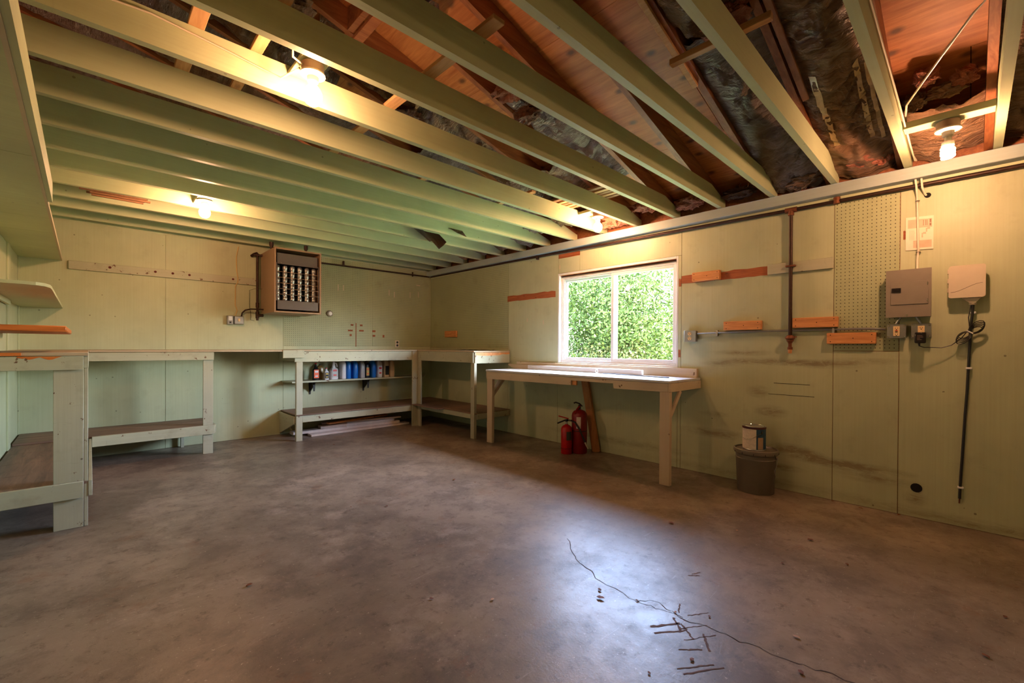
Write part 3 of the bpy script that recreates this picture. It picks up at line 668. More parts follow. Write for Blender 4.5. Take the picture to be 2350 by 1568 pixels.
obj('bare_patch', MB().prism([(-.590, 1.066), (-.590, 1.035), (-.50, 1.028), (-.40, 1.026), (-.30, 1.028), (-.20, 1.030), (-.13, 1.045), (-.07, 1.040), (-.014, 1.046), (-.014, 1.066)], -1.9015, -1.9, 'xz'), m_pine, b2, 'bare orange wood where the paint has torn off')
obj('leg', MB().box(-2.262, -2.190, -.602, -.562, 0, .944, .002), m_benchz, b2)
obj('leg', MB().box(-.705, -.620, -.622, -.600, 0, 1.069, .002), m_benchz, b2)
obj('leg', MB().box(-.619, -.598, -.70, -.600, 0, .94, .002), m_benchz, b2)
obj('leg', MB().box(-.615, -.575, -1.905, -1.835, 0, .938, .002), m_benchz, b2)
obj('rail', MB().box(-2.19, -.705, -.600, -.578, .218, .300, .002), m_bench, b2)
obj('rail', MB().box(-2.282, -2.262, -.576, -.02, .20, .292, .002), m_benchy, b2)
obj('rail', MB().box(-.614, -.594, -1.83, -.70, .244, .300, .002), m_benchy, b2)
obj('rail', MB().box(-.575, -.012, -1.915, -1.895, .235, .305, .002), m_bench, b2)
for (a, b_) in ((-2.26, -1.60), (-1.597, -.71)):
    obj('shelf_plank', MB().box(a, b_, -.612, -.012, .302, .315, .002), m_shelfwood, b2)
obj('shelf_plank', MB().box(-.708, -.012, -1.26, -.012, .302, .315, .002), m_shelfwoody, b2)
obj('shelf_plank', MB().box(-.612, -.012, -1.91, -1.262, .302, .315, .002), m_shelfwoody, b2)
obj('gusset', MB().prism([(-.56, .0), (-.03, .0), (-.03, .20), (-.56, .20)], -2.279, -2.265, 'yz') if False else MB().prism([(-.55, .20), (-.02, .20), (-.02, .02)], -2.279, -2.265, 'yz'), m_benchz, b2)
o = obj('black_sheet', MB().grid(lambda u, v: (-.42+.30*u, -1.75+.5*v, TZ2-.001+.003+.018*abs(noise.noise(Vector((u*3, v*4, 2))))), 14, 14), m_black)
tag(o, 'crumpled black plastic sheet lying on the right end of the corner bench', 'plastic sheet')
# shelf for bottles
sh = thing('wall_shelf', 'narrow green shelf board on black brackets under the corner bench', 'shelf', (-1.3, -.15, .65))
SZ = .690
obj('shelf_board', MB().prism([(-2.25, -.012), (-2.215, -.30), (-.30, -.30), (-.10, -.012)], SZ-.019, SZ, 'xy'), m_bench, sh)
for x in (-1.90, -1.15):
    mb = MB().box(x-.012, x+.012, -.25, -.006, SZ-.026, SZ-.0195, .001).prism([(-.008, SZ-.026), (-.22, SZ-.026), (-.20, SZ-.04), (-.02, SZ-.17)], x-.003, x+.003, 'yz')
    mb.prism([(x-.018, SZ-.02), (x+.018, SZ-.02), (x+.010, SZ-.2), (x-.010, SZ-.2)], -.010, -.004, 'xz').prism([(x-.018, SZ-.02), (x+.018, SZ-.02), (x+.009, SZ-.15), (x-.009, SZ-.15)], -.16, -.155, 'xz')
    obj('bracket', mb, m_black, sh)

# bottles, left to right
def jug(label, x, wd, dp, h, mat, y=-.17, cap=None, handle=False, lab=None, lip=True, cat='bottle', grp='bottles on the shelf under the corner bench', shoulder=.75):
    t = thing('oil_bottle' if cat == 'bottle' else 'jug', label, cat, (x, y, SZ), grp)
    z0 = SZ+.0005; n = 20; prof = [(0, .94), (.012, 1), (h*.5, 1), (h*shoulder, 1), (h*(shoulder+.09), .86), (h*(shoulder+.17), .45), (h*.95, .24)]
    vs = []; fs = []
    for zz, k in prof:
        for i in range(n):
            a = 2*PI*i/n; ca, sa = math.cos(a), math.sin(a); e = .45
            px = math.copysign(abs(ca)**e, ca)*wd/2*k; py = math.copysign(abs(sa)**e, sa)*dp/2*k
            if zz > h*shoulder: py += 0
            vs.append((x+px, y+py, z0+zz))
    m = len(prof)
    for i in range(m-1):
        for k in range(n): fs.append((i*n+k, i*n+(k+1) % n, (i+1)*n+(k+1) % n, (i+1)*n+k))
    fs += [tuple(range(n))[::-1], tuple((m-1)*n+k for k in range(n))]
    obj('body', MB().add(vs, fs, True), mat, t)
    obj('cap', MB().lathe([(.014, h*.94), (.014, h), (.011, h+.003)], (x, y, z0), 14), cap or m_white, t)
    if lab:
        obj('label_sticker', MB().box(x-wd*.36, x+wd*.36, y-dp/2-.0012, y-dp/2+.0005, z0+h*.12, z0+h*.62, 0), lab[0], t)
        if len(lab) > 1:
            obj('label_print', MB().box(x-wd*.25, x+wd*.25, y-dp/2-.0022, y-dp/2-.0012, z0+h*.45, z0+h*.56, 0), lab[1], t)
            obj('label_print', MB().box(x-wd*.2, x+wd*.2, y-dp/2-.0022, y-dp/2-.0012, z0+h*.2, z0+h*.28, 0), lab[1], t)
    if handle:
        obj('handle', MB().tube([(x+wd*.12, y-.0, z0+h*.93), (x+wd*.38, y, z0+h*.88), (x+wd*.47, y, z0+h*.7)], .009, 8), mat, t)
    return t
mb_blk = simple('black_bottle', lin(22, 20, 22), .25, bump=0); mb_wh = simple('white_bottle', lin(216, 212, 216), .35, var=.05, bump=0)
mb_bl = simple('blue_bottle', lin(24, 108, 196), .3, var=.05, bump=0); mb_cl = simple('cloudy_bottle', lin(170, 166, 164), .35, var=.15, bump=0)
mb_cr = simple('cream_bottle', lin(214, 192, 160), .4, var=.1, bump=0); mb_or = simple('orange_print', lin(232, 92, 40), .4, bump=0); mb_ye = simple('yellow_print', lin(206, 170, 70), .4, bump=0)
mb_rd = simple('red_cap', lin(196, 26, 30), .35, bump=0); mb_nv = simple('navy_bottle', lin(24, 30, 52), .35, bump=0); mb_am = simple('amber_jar', lin(150, 120, 70), .3, bump=0)
jug('black oil bottle with red cap and orange label, leftmost on the shelf', -1.895, .085, .06, .22, mb_blk, -.20, mb_rd, lab=(mb_or, mb_wh), shoulder=.55)
jug('dusty amber jar behind the black oil bottle', -1.80, .09, .08, .20, mb_am, -.09, mb_blk)
jug('small white squeeze bottle with red cap and dark label', -1.765, .062, .062, .155, mb_wh, -.215, mb_rd, lab=(mb_blk, mb_ye), shoulder=.6)
jug('white jug with handle and grey printed label beside the small bottle', -1.655, .105, .10, .235, mb_wh, -.18, mb_wh, True, (mb_cl, mb_rd), cat='jug', shoulder=.5)
jug('plain white jug seen edge-on right of the labelled jug', -1.53, .066, .13, .262, mb_wh, -.17, cat='jug')
jug('blue jug next to the plain white jug', -1.46, .062, .14, .262, mb_bl, -.17, mb_bl, cat='jug')
jug('second blue jug, left of the cloudy grey one', -1.365, .072, .14, .262, mb_bl, -.17, mb_bl, cat='jug')
jug('cloudy grey jug in the middle of the row', -1.262, .072, .13, .25, mb_cl, -.17, cat='jug')
jug('dark navy bottle with orange and yellow label', -1.175, .058, .10, .235, mb_nv, -.15, mb_blk, lab=(mb_ye, mb_or))
jug('blue jug right of the dark navy bottle', -1.098, .066, .14, .262, mb_bl, -.17, mb_bl, cat='jug')
jug('white jug with red print right of the last blue jug', -1.005, .080, .14, .262, mb_wh, -.17, lab=(mb_wh, mb_rd), cat='jug')
jug('cream jug with dark side label, second from right', -.895, .078, .13, .262, mb_cr, -.17, mb_cr, lab=(mb_blk,), cat='jug')
jug('plain cream jug at the right end of the bottle row', -.805, .072, .13, .262, mb_cr, -.17, mb_cr, cat='jug')

# boards stored under the corner bench
def board(p, q, wd, th, mat, label, nm='board', grp='white boards stacked under the corner bench'):
    o = obj(nm, MB().beam(p, q, wd, th, (0, 0, 1), .002), mat); tag(o, label, 'board', grp); return o
board((-2.03, -.37, .0125), (-.64, -.36, .0125), .13, .025, m_board, 'lowest and frontmost white board on the floor under the bench')
board((-2.20, -.24, .042), (-.75, -.28, .042), .14, .034, m_board, 'long white board second from the floor in the stack')
board((-2.17, -.12, .0125), (-.9, -.14, .0125), .13, .025, m_board, 'white board lying at the back of the stack on floor')
board((-1.86, -.24, .076), (-.84, -.30, .076), .12, .034, m_board, 'shorter white board third up in the wrapped stack')
board((-1.80, -.16, .108), (-.74, -.33, .108), .10, .022, m_board, 'white board fourth up, sticking out to the right')
board((-1.80, -.36, .132), (-.90, -.22, .142), .07, .022, m_pine, 'brownish wooden board slanting on top of stack')
o = obj('plastic_wrap', MB().grid(lambda u, v: (-1.55+.55*u, -.375+.006*noise.noise(Vector((u*9, v*5, 1))), .03+.09*v), 30, 10), None)
tm = NT('clear_wrap'); tm.b.inputs['Roughness'].default_value = .08; tm.b.inputs['Alpha'].default_value = .22; tm.b.inputs['Base Color'].default_value = (.9, .9, .95, 1); tm.bump(tm.noise(40, 3), 1, .01)
o.data.materials.append(tm.m); tag(o, 'shiny clear plastic wrap over the front of the stacked boards', 'plastic wrap')

# table under the window
tb = thing('workbench', 'long cream-topped workbench under the window with notched apron', 'workbench', (-.3, -3.3, 0))
obj('worktop', MB().box(-.612, -.006, -4.425, -2.115, .846, .866, .002), m_creamtop, tb)
obj('apron', MB().prism([(-4.41, .772), (-3.89, .768), (-3.885, .812), (-3.40, .812), (-3.398, .765), (-2.115, .757), (-2.115, .844), (-4.41, .844)], -.600, -.580, 'yz'), m_cream, tb)
obj('apron_block', MB().box(-.578, -.560, -3.45, -3.39, .765, .812, .001), m_pine, tb)
obj('apron', MB().box(-.598, -.006, -4.430, -4.410, .772, .844, .002), m_cream, tb)
obj('apron', MB().box(-.598, -.006, -2.135, -2.117, .757, .844, .002), m_cream, tb)
obj('leg', MB().box(-.600, -.562, -4.428, -4.338, 0, .771, .002), m_creamz, tb)
obj('leg', MB().box(-.600, -.562, -2.222, -2.130, 0, .757, .002), m_creamz, tb)
obj('brace', MB().beam((-.575, -4.42, .575), (-.40, -4.42, .772), .038, .018, (0, 1, 0)), m_creamz, tb)
obj('brace', MB().beam((-.575, -2.15, .53), (-.36, -2.15, .757), .038, .07, (0, 1, 0)), m_creamz, tb)
obj('backboard', MB().box(-.040, -.003, -4.405, -2.06, .867, .950, .002), m_cream, tb)
o = obj('support_board', MB().beam((-.045, -3.315, .0), (-.028, -3.13, .845), .09, .03, (1, 0, 0), .002), m_prop)
tag(o, 'bare orange-brown plank leaning under the window bench behind the extinguishers', 'plank')
o = obj('vinyl_trim', MB().box(-.125, -.085, -3.90, -2.34, .8665, .918, .006), m_white)
tag(o, 'long white vinyl trim length lying on the window bench', 'trim piece')
o = obj('vinyl_trim', MB().prism([(-1.93, .915), (-2.03, .8665), (-3.3, .8665), (-3.3, .915)], -.080, -.045, 'yz'), m_cream)
tag(o, 'cream moulding with mitred end behind the white trim on the bench', 'trim piece')
o = obj('tape_roll', MB().tube([(-.17+.02*math.cos(a*PI/6), -3.40, .888+.02*math.sin(a*PI/6)) for a in range(13)], .005, 6), simple('clear_tape', lin(220, 220, 224), .2, bump=0))
tag(o, 'small clear ring of tape beside the white trim', 'tape')
o = obj('black_rod', MB().beam((-.20, -3.50, .872), (-.30, -4.27, .872), .010, .008), m_black)
tag(o, 'thin black rod lying on the window bench top', 'rod')
o = obj('screw', MB().tube([(-.40, -2.68, .8695), (-.39, -2.72, .8695)], .003, 6), m_black); tag(o, 'small dark screw on the left part of the window bench', 'screw')

# ------------------------------------------------------------------ shelves on the left wall
ls = thing('loft_shelf', 'high deep shelf along the left wall with joined underside boards', 'shelf', (-4.35, -3, 1.95))
ys = [0, -.62, -1.45, -1.98, -3.3, -4.6, -5.9, -7.4]
xr = lambda y: -4.222-.0075*y
for a, b_ in zip(ys, ys[1:]):
    obj('shelf_panel', MB().prism([(XL+.002, a-.002), (xr(a)-.012, a-.002), (xr(b_)-.012, b_+.002), (XL+.002, b_+.002)], 1.955, 1.973, 'xy'), m_joist, ls)
obj('edge_strip', MB().prism([(xr(0)-.012, -.003), (xr(0), -.003), (xr(-7.4), -7.4), (xr(-7.4)-.012, -7.4)], 1.953, 1.982, 'xy'), m_cream, ls, 'pale cream edge strip')
obj('fascia', MB().prism([(xr(-2.45)+.0005, -2.45), (xr(-2.45)+.019, -2.45), (xr(-7.4)+.019, -7.4), (xr(-7.4)+.0005, -7.4)], 1.957, 2.072, 'xy'), m_joisty, ls)
s1 = thing('wall_shelf', 'green painted shelf with clipped corner on the left wall', 'shelf', (-4.35, -1.2, 1.49))
obj('shelf_board', MB().prism([(XL+.002, -.002), (-4.218, -.002), (-4.204, -2.05), (-4.207, -2.16), (-4.225, -2.24), (-4.26, -2.285), (-4.32, -2.30), (XL+.002, -2.306)], 1.489, 1.508, 'xy'), m_joist, s1)
obj('cleat', MB().box(XL+.011, XL+.029, -2.2, -.85, 1.45, 1.488, .001), m_joisty, s1)
s2 = thing('wall_shelf', 'bare orange-edged board shelf low on the left wall', 'shelf', (-4.33, -1.7, 1.2))
obj('shelf_board', MB().box(XL+.002, -4.132, -2.25, -1.25, 1.216, 1.252, .006), m_pineshelf, s2)
obj('cleat', MB().box(XL+.011, XL+.029, -2.2, -1.3, 1.18, 1.215, .001), m_joisty, s2)

# ------------------------------------------------------------------ back wall fittings
rb = thing('peg_rail', 'long pale rail board with round holes on the back wall', 'rail board', (-3.3, -.01, 1.88))
obj('rail_board', MB().box(-4.18, -2.51, -.022, -.001, 1.878, 1.962, .002), m_bench, rb)
for x in (-3.88, -3.517, -3.367, -3.217, -2.793):
    obj('peg_hole', MB().lathe([(.0125, -.0008), (.0125, .0008)], n=12, Mx=Matrix.Translation((x, -.0225, 1.929)) @ Matrix.Rotation(PI/2, 4, 'X')), simple('peg_hole_dark', lin(92, 34, 22), .8, bump=0) if x == -3.88 else bpy.data.materials['peg_hole_dark'], rb)
wi = obj('electric_cable', MB().tube([(-2.735, -.008, 2.33), (-2.757, -.008, 2.20), (-2.752, -.008, 2.035), (-2.743, -.026, 1.95), (-2.745, -.026, 1.90), (-2.765, -.010, 1.85), (-2.768, -.008, 1.625), (-2.746, -.008, 1.56), (-2.77, -.02, 1.49)], .006, 7), m_cabley)
tag(wi, 'yellowed cable running down the back wall to the switch box', 'cable')
sw = thing('switch_box', 'small grey toggle switch box on the back wall, left of pair', 'switch', (-2.82, -.02, 1.38))
obj('box_body', MB().box(-2.856, -2.792, -.045, -.001, 1.388, 1.492, .004), m_steel, sw)
obj('switch_plate', MB().box(-2.842, -2.806, -.050, -.0455, 1.435, 1.485, .002), m_white, sw); obj('toggle', MB().box(-2.832, -2.816, -.056, -.0505, 1.405, 1.42, .001), m_black, sw)
sw = thing('switch_box', 'square grey disconnect box with ivory switch beside the heater', 'switch', (-2.73, -.02, 1.38))
obj('box_body', MB().box(-2.785, -2.683, -.045, -.001, 1.392, 1.490, .006), m_steel, sw)
obj('cover_plate', MB().box(-2.780, -2.688, -.049, -.0455, 1.397, 1.485, .004), m_steel, sw); obj('toggle', MB().box(-2.745, -2.725, -.056, -.0495, 1.425, 1.46, .002), m_ivory, sw)
cd = obj('flexible_conduit', MB().tube([(-2.705, -.025, 1.49), (-2.70, -.035, 1.53), (-2.67, -.05, 1.565), (-2.62, -.08, 1.58), (-2.55, -.14, 1.578), (-2.505, -.18, 1.575)], .009, 8), m_iron)
tag(cd, 'dark curved flexible conduit from the disconnect box to the heater', 'conduit')
gr = thing('gas_pipe', 'vertical black iron gas pipe beside the hanging heater', 'pipe', (-2.56, -.10, 1.42))
obj('riser', MB().tube([(-2.555, -.10, 2.262), (-2.552, -.10, 1.445)], .0135, 10), m_iron, gr)
obj('elbow', MB().tube([(-2.60, -.03, 2.235), (-2.585, -.07, 2.25), (-2.555, -.10, 2.262)], .017, 10).tube([(-2.59, -.09, 2.245), (-2.50, -.12, 2.235)], .014, 10), m_iron, gr)
obj('tee_fitting', MB().tube([(-2.552, -.10, 1.66), (-2.552, -.10, 1.60)], .019, 12).tube([(-2.552, -.10, 1.55), (-2.552, -.10, 1.47)], .020, 12).tube([(-2.552, -.10, 1.505), (-2.50, -.14, 1.505)], .018, 12), m_iron, gr)
obj('thermostat_wire', MB().tube([(-2.50, -.12, 1.83), (-2.58, -.09, 1.83), (-2.625, -.04, 1.81), (-2.62, -.02, 1.65), (-2.605, -.02, 1.50), (-2.61, -.03, 1.45), (-2.58, -.08, 1.44)], .0022, 5), m_iron, gr)
ht = thing('unit_heater', 'brown hanging gas unit heater with finned tubes on back wall', 'heater', (-2.25, -.33, 1.52))
hx0, hx1, hy0, hz0, hz1 = -2.505, -1.985, -.61, 1.524, 2.268
mb = MB().box(hx0, hx0+.012, hy0, -.06, hz0, hz1, .002).box(hx1-.012, hx1, hy0, -.06, hz0, hz1, .002).box(hx0+.012, hx1-.012, hy0, -.06, hz0, hz0+.012, .002).box(hx0+.012, hx1-.012, hy0, -.06, hz1-.012, hz1, .002).box(hx0+.012, hx1-.012, -.07, -.06, hz0+.012, hz1-.012, 0)
obj('cabinet', mb, m_heat, ht)
mb = frame(MB(), hx0, hx1, 0, 0, 0, 0, 0) if False else MB()
for (a, b_, c_, d_) in [(hx0-.003, hx0+.016, hz0-.003, hz1+.003), (hx1-.016, hx1+.003, hz0-.003, hz1+.003), (hx0+.016, hx1-.016, hz0-.003, hz0+.016), (hx0+.016, hx1-.016, hz1-.016, hz1+.003)]:
    mb.box(a, b_, hy0-.006, hy0, c_, d_, .002)
obj('front_frame', mb, m_heat, ht)
obj('inner_lining', MB().box(hx0+.013, hx1-.013, -.12, -.10, hz0+.013, hz1-.013, 0), m_hole, ht)
obj('upper_baffle', MB().box(hx0+.035, hx1-.028, hy0+.03, hy0+.036, 2.10, 2.215, .002), m_heatd, ht)
obj('upper_rail', MB().box(hx0+.035, hx1-.028, hy0+.012, hy0+.03, 2.085, 2.102, .001), m_heatd, ht)
obj('lower_baffle', MB().box(hx0+.035, hx1-.028, hy0+.01, hy0+.016, 1.560, 1.665, .002), m_heatd, ht)
for i in range(6):
    x = hx0+.055+i*.0815
    mb = MB(); prof = []
    z = 1.67
    while z < 2.08:
        ph = (z-1.67)/.072*2*PI; r = .0262+.003*math.sin(ph)
        prof.append((r, z)); z += .008
    obj('heat_tube', mb.lathe(prof, (x, hy0+.085, 0), 14), m_steel, ht)
for z in (1.735, 1.80, 1.865, 1.93, 1.995):
    obj('louver', MB().box(hx0+.03, hx1-.02, hy0+.004, hy0+.022, z-.0015, z+.0015, 0), m_heat, ht)
obj('louver_frame', MB().box(hx0+.02, hx0+.03, hy0+.002, hy0+.022, 1.66, 2.10, .001).box(hx1-.026, hx1-.016, hy0+.002, hy0+.022, 1.66, 2.10, .001), m_heatd, ht)
for (x, z) in [(hx0+.07, 2.094), (hx1-.08, 2.094), (hx0+.07, 1.66), (hx1-.08, 1.655), (hx0+.026, 2.03), (hx1-.022, 2.03), (hx0+.026, 1.735), (hx1-.022, 1.735)]:
    obj('rivet', MB().lathe([(.0045, -.002), (.003, .002)], n=8, Mx=Matrix.Translation((x, hy0+.002, z)) @ Matrix.Rotation(PI/2, 4, 'X')), m_chrome, ht)
for (x, y) in ((hx0+.02, -.42), (hx1-.14, -.50)):
    obj('hanger', MB().lathe([(.012, 0), (.014, .03), (.024, .05), (.024, .088)], (x, y, hz1), 12), m_iron, ht)
th = thing('thermostat', 'round brown thermostat with white dial on the pegboard', 'thermostat', (-1.642, -.02, 1.56))
Mx = Matrix.Translation((-1.642, 0, 1.584)) @ Matrix.Rotation(PI/2, 4, 'X')
obj('base_ring', MB().lathe([(.042, .0005), (.042, .018), (.034, .026)], n=24, Mx=Mx), m_panel, th); obj('dial', MB().lathe([(.027, .0265), (.025, .036), (.012, .038)], n=20, Mx=Mx), m_white, th)
ou = thing('wall_outlet', 'black duplex outlet with pale cover plate above the corner bench', 'outlet', (-.607, -.01, 1.12))
obj('cover_plate', MB().box(-.640, -.572, -.008, -.001, 1.124, 1.228, .003), m_tele, ou)
for z in (1.20, 1.153): obj('socket', MB().lathe([(.017, 0), (.017, .004)], n=14, Mx=Matrix.Translation((-.606, -.008, z)) @ Matrix.Rotation(PI/2, 4, 'X')), m_black, ou)

# ------------------------------------------------------------------ right wall fittings
def block(y0, y1, z0, z1, label, mat=m_pine, th=.038, x0=-.001):
    t = thing('wood_block', label, 'wood block', (-.02, (y0+y1)/2, z0), 'wood blocks screwed to the right wall')
    obj('block_body', MB().box(x0-th, x0, min(y0, y1), max(y0, y1), z0, z1, .003), mat, t)
    for (a, b_) in [(.08, .2), (.08, .8), (.92, .2), (.92, .8), (.45, .5)]:
        y = y0+(y1-y0)*a; z = z0+(z1-z0)*b_
        obj('screw_head', MB().lathe([(.0035, -.0006), (.0035, .0006)], n=8, Mx=Matrix.Translation((x0-th-.0006, y, z)) @ Matrix.Rotation(PI/2, 4, 'Y')), m_hole, t)
    return t
block(-.736, -.442, 1.284, 1.382, 'small orange wood block on the pegboard above the corner bench', th=.03)
block(-4.598, -4.353, 1.745, 1.828, 'pinkish wood block on the bare strip beside the window')
block(-4.933, -4.635, 1.293, 1.369, 'bare wood block above the conduit between window and pipe')
block(-5.449, -5.156, 1.300, 1.378, 'bare wood block right of the vertical pipe')
block(-5.669, -5.382, 1.175, 1.256, 'lowest bare wood block below the conduit on the pegboard')
o = obj('painted_cleat', MB().box(-.022, -.002, -5.416, -4.972, 1.742, 1.825, .002), m_benchy); tag(o, 'flat mint painted board behind the vertical pipe strap', 'board')
ob = thing('outlet_box', 'grey duplex outlet box just right of the window', 'outlet', (-.02, -4.345, 1.19))
obj('box_body', MB().box(-.048, -.001, -4.395, -4.292, 1.197, 1.296, .004), m_steel, ob); obj('cover_plate', MB().box(-.053, -.0485, -4.398, -4.290, 1.195, 1.298, .006), m_steel, ob)
for z in (1.268, 1.226): obj('socket', MB().lathe([(.017, 0), (.017, .003)], n=16, Mx=Matrix.Translation((-.053, -4.342, z)) @ Matrix.Rotation(-PI/2, 4, 'Y')), m_ivory, ob)
for z in (1.268, 1.226): obj('slot', MB().box(-.0568, -.0562, -4.350, -4.347, z, z+.010, 0).box(-.0568, -.0562, -4.337, -4.334, z, z+.010, 0).box(-.0568, -.0562, -4.345, -4.339, z-.011, z-.006, 0), m_hole, ob)
cn = thing('conduit', 'thin grey conduit along the right wall from outlet to panel boxes', 'conduit', (-.02, -5.07, 1.28))
obj('conduit_tube', MB().tube([(-.024, -4.398, 1.272), (-.020, -4.5, 1.276), (-.018, -5.05, 1.282), (-.018, -5.60, 1.284), (-.026, -5.72, 1.278)], .0085, 8), m_steel, cn)
for y in (-4.575, -5.42): obj('conduit_strap', MB().box(-.03, -.0015, y-.008, y+.008, 1.245, 1.295, .002), m_steel, cn)
bpn = thing('breaker_panel', 'brown electric breaker panel with hinged door on the right wall', 'breaker panel', (-.04, -5.838, 1.35))
obj('enclosure', MB().box(-.075, -.001, -5.945, -5.732, 1.360, 1.665, .002), m_panel, bpn)
obj('cover', MB().box(-.082, -.0755, -5.952, -5.724, 1.352, 1.673, .003), m_panel, bpn)
dr = obj('door', MB().box(-.0865, -.0825, -5.938, -5.750, 1.438, 1.590, .002), m_panel, bpn)
obj('latch', MB().box(-.0935, -.0865, -5.803, -5.755, 1.522, 1.550, .003).box(-.098, -.094, -5.789, -5.775, 1.530, 1.542, .001), m_black, dr)
obj('hinge', MB().box(-.089, -.0865, -5.936, -5.931, 1.560, 1.58, .001), m_chrome, dr); obj('hinge', MB().box(-.089, -.0865, -5.936, -5.931, 1.450, 1.47, .001), m_chrome, dr)
obj('screw', MB().lathe([(.006, 0), (.004, .003)], n=10, Mx=Matrix.Translation((-.0825, -5.833, 1.366)) @ Matrix.Rotation(-PI/2, 4, 'Y')), m_chrome, bpn)
obj('bottom_conduit', MB().tube([(-.03, -5.80, 1.36), (-.028, -5.785, 1.33), (-.028, -5.775, 1.308)], .008, 8), m_steel, bpn)
obj('bottom_conduit', MB().tube([(-.03, -5.875, 1.36), (-.028, -5.89, 1.33), (-.028, -5.90, 1.308)], .008, 8), m_steel, bpn)
def gang(y, label, gfci):
    t = thing('outlet_box', label, 'outlet', (-.03, y, 1.21))
    obj('box_body', MB().box(-.045, -.001, y-.046, y+.046, 1.216, 1.306, .006), m_steel, t)
    obj('cover_plate', MB().box(-.050, -.0455, y-.049, y+.049, 1.213, 1.309, .008), m_steel, t)
    for (a, b_) in ((-.04, 1.224), (.04, 1.224), (-.04, 1.298), (.04, 1.298)):
        obj('cover_screw', MB().lathe([(.006, 0), (.004, .003)], n=8, Mx=Matrix.Translation((-.0505, y+a, b_)) @ Matrix.Rotation(-PI/2, 4, 'Y')), m_chrome, t)
    obj('socket', MB().box(-.055, -.0505, y-.017, y+.017, 1.228, 1.294, .002), m_ivory, t)
    mb = MB()
    for z in (1.281, 1.240): mb.box(-.0558, -.0552, y-.007, y-.005, z-.004, z+.004, 0).box(-.0558, -.0552, y+.004, y+.006, z-.004, z+.004, 0).box(-.0558, -.0552, y-.003, y+.003, z-.012, z-.007, 0)
    obj('slot', mb, m_hole, t)
    if gfci:
        obj('reset_button', MB().box(-.058, -.0552, y-.007, y+.007, 1.262, 1.267, .001), mb_rd, t); obj('test_button', MB().box(-.058, -.0552, y-.007, y+.007, 1.253, 1.258, .001), m_black, t)
gang(-5.779, 'steel outlet box with red reset button, left below the panel', True)
gang(-5.903, 'steel outlet box holding the black power adapter, right below the panel', False)
wa = thing('power_adapter', 'black plug-in power adapter below the breaker panel', 'adapter', (-.07, -5.90, 1.17))
obj('adapter_body', MB().box(-.098, -.0588, -5.928, -5.873, 1.178, 1.250, .005), m_black, wa)
for (y, z) in ((-5.912, 1.226), (-5.915, 1.217), (-5.900, 1.208), (-5.908, 1.200)): obj('adapter_print', MB().box(-.0986, -.0982, y, -5.886, z, z+.003, 0), m_boxgrey, wa)
obj('strain_relief', MB().tube([(-.085, -5.895, 1.178), (-.083, -5.897, 1.158)], .006, 8, rs=[.007, .004]), m_black, wa)
obj('adapter_cord', MB().tube([(-.083, -5.897, 1.16), (-.075, -5.92, 1.150), (-.06, -5.96, 1.150), (-.05, -6.0, 1.148), (-.04, -6.045, 1.165), (-.035, -6.09, 1.21), (-.03, -6.125, 1.27), (-.03, -6.12, 1.34), (-.03, -6.13, 1.42)], .0028, 6), m_black, wa)
te = thing('telecom_box', 'beige telecom enclosure on the right wall with curved groove', 'enclosure', (-.04, -6.11, 1.43))
def rrect(y0, y1, z0, z1, r, n=5):
    out = []
    for (cy_, cz, a0) in ((y1-r, z1-r, 0), (y0+r, z1-r, PI/2), (y0+r, z0+r, PI), (y1-r, z0+r, 1.5*PI)):
        for i in range(n+1): a = a0+PI/2*i/n; out.append((cy_+r*math.cos(a), cz+r*math.sin(a)))
    return out
obj('box_body', MB().prism(rrect(-6.185, -6.035, 1.47, 1.66, .012), -.055, -.001, 'yz'), m_tele, te)
obj('cover', MB().prism(rrect(-6.192, -6.030, 1.464, 1.668, .014), -.070, -.0555, 'yz'), m_tele, te)
obj('groove', MB().tube([(-.0703, -6.040-.14*u, 1.500+.052*(3*u*u-2*u**3)) for u in [i/14 for i in range(15)]], .0009, 5), m_iron, te)
for z in (1.62, 1.56, 1.50): obj('latch_tab', MB().box(-.066, -.04, -6.030, -6.024, z, z+.03, .001), m_tele, te)
obj('cable_funnel', MB().prism([(-6.175, 1.464), (-6.09, 1.464), (-6.125, 1.432), (-6.150, 1.432)], -.05, -.01, 'yz').lathe([(.014, -.012), (.018, -.006), (.016, .004)], (-.03, -6.138, 1.43), 14), m_tele, te)
co = thing('coaxial_cable', 'thick black cable hanging down the right wall from beige box', 'cable', (-.02, -6.12, .18))
obj('cable', MB().tube([(-.03, -6.139, 1.43), (-.026, -6.137, 1.36), (-.022, -6.130, 1.28), (-.018, -6.127, 1.16), (-.016, -6.122, 1.02), (-.016, -6.117, .86), (-.016, -6.110, .728), (-.016, -6.103, .55), (-.016, -6.095, .363), (-.017, -6.091, .256), (-.018, -6.089, .185)], .0075, 8), m_black, co)
obj('cable_tip', MB().tube([(-.018, -6.089, .185), (-.018, -6.088, .155)], .004, 6), m_rust, co)
for z, y in ((1.37, -6.137), (1.02, -6.122), (.256, -6.091)): obj('cable_clip', MB().box(-.028, -.003, y-.016, y+.012, z-.006, z+.006, .002), m_white, co)
mb = MB()
for i in range(5):
    k = .055+.008*i; a0 = .55+.1*i
    for sgn in (1, -1):
        pts = []
        for q in range(13):
            u = q/12*2*PI; lx = k*(.5+.5*math.cos(u+PI))*1.1; ly = .018*math.sin(u)*(1+.1*i)
            pts.append((-.035-.004*i, -6.128-sgn*(lx*math.cos(a0)-ly*math.sin(a0)), 1.245+sgn*(lx*math.sin(a0)*.9+ly*math.cos(a0))))
        mb.tube(pts, .0028, 5, cap=False)
obj('coiled_bundle', mb, m_black, co)
obj('twist_tie', MB().tube([(-.052, -6.113, 1.258), (-.056, -6.140, 1.238)], .004, 6), m_white, co)
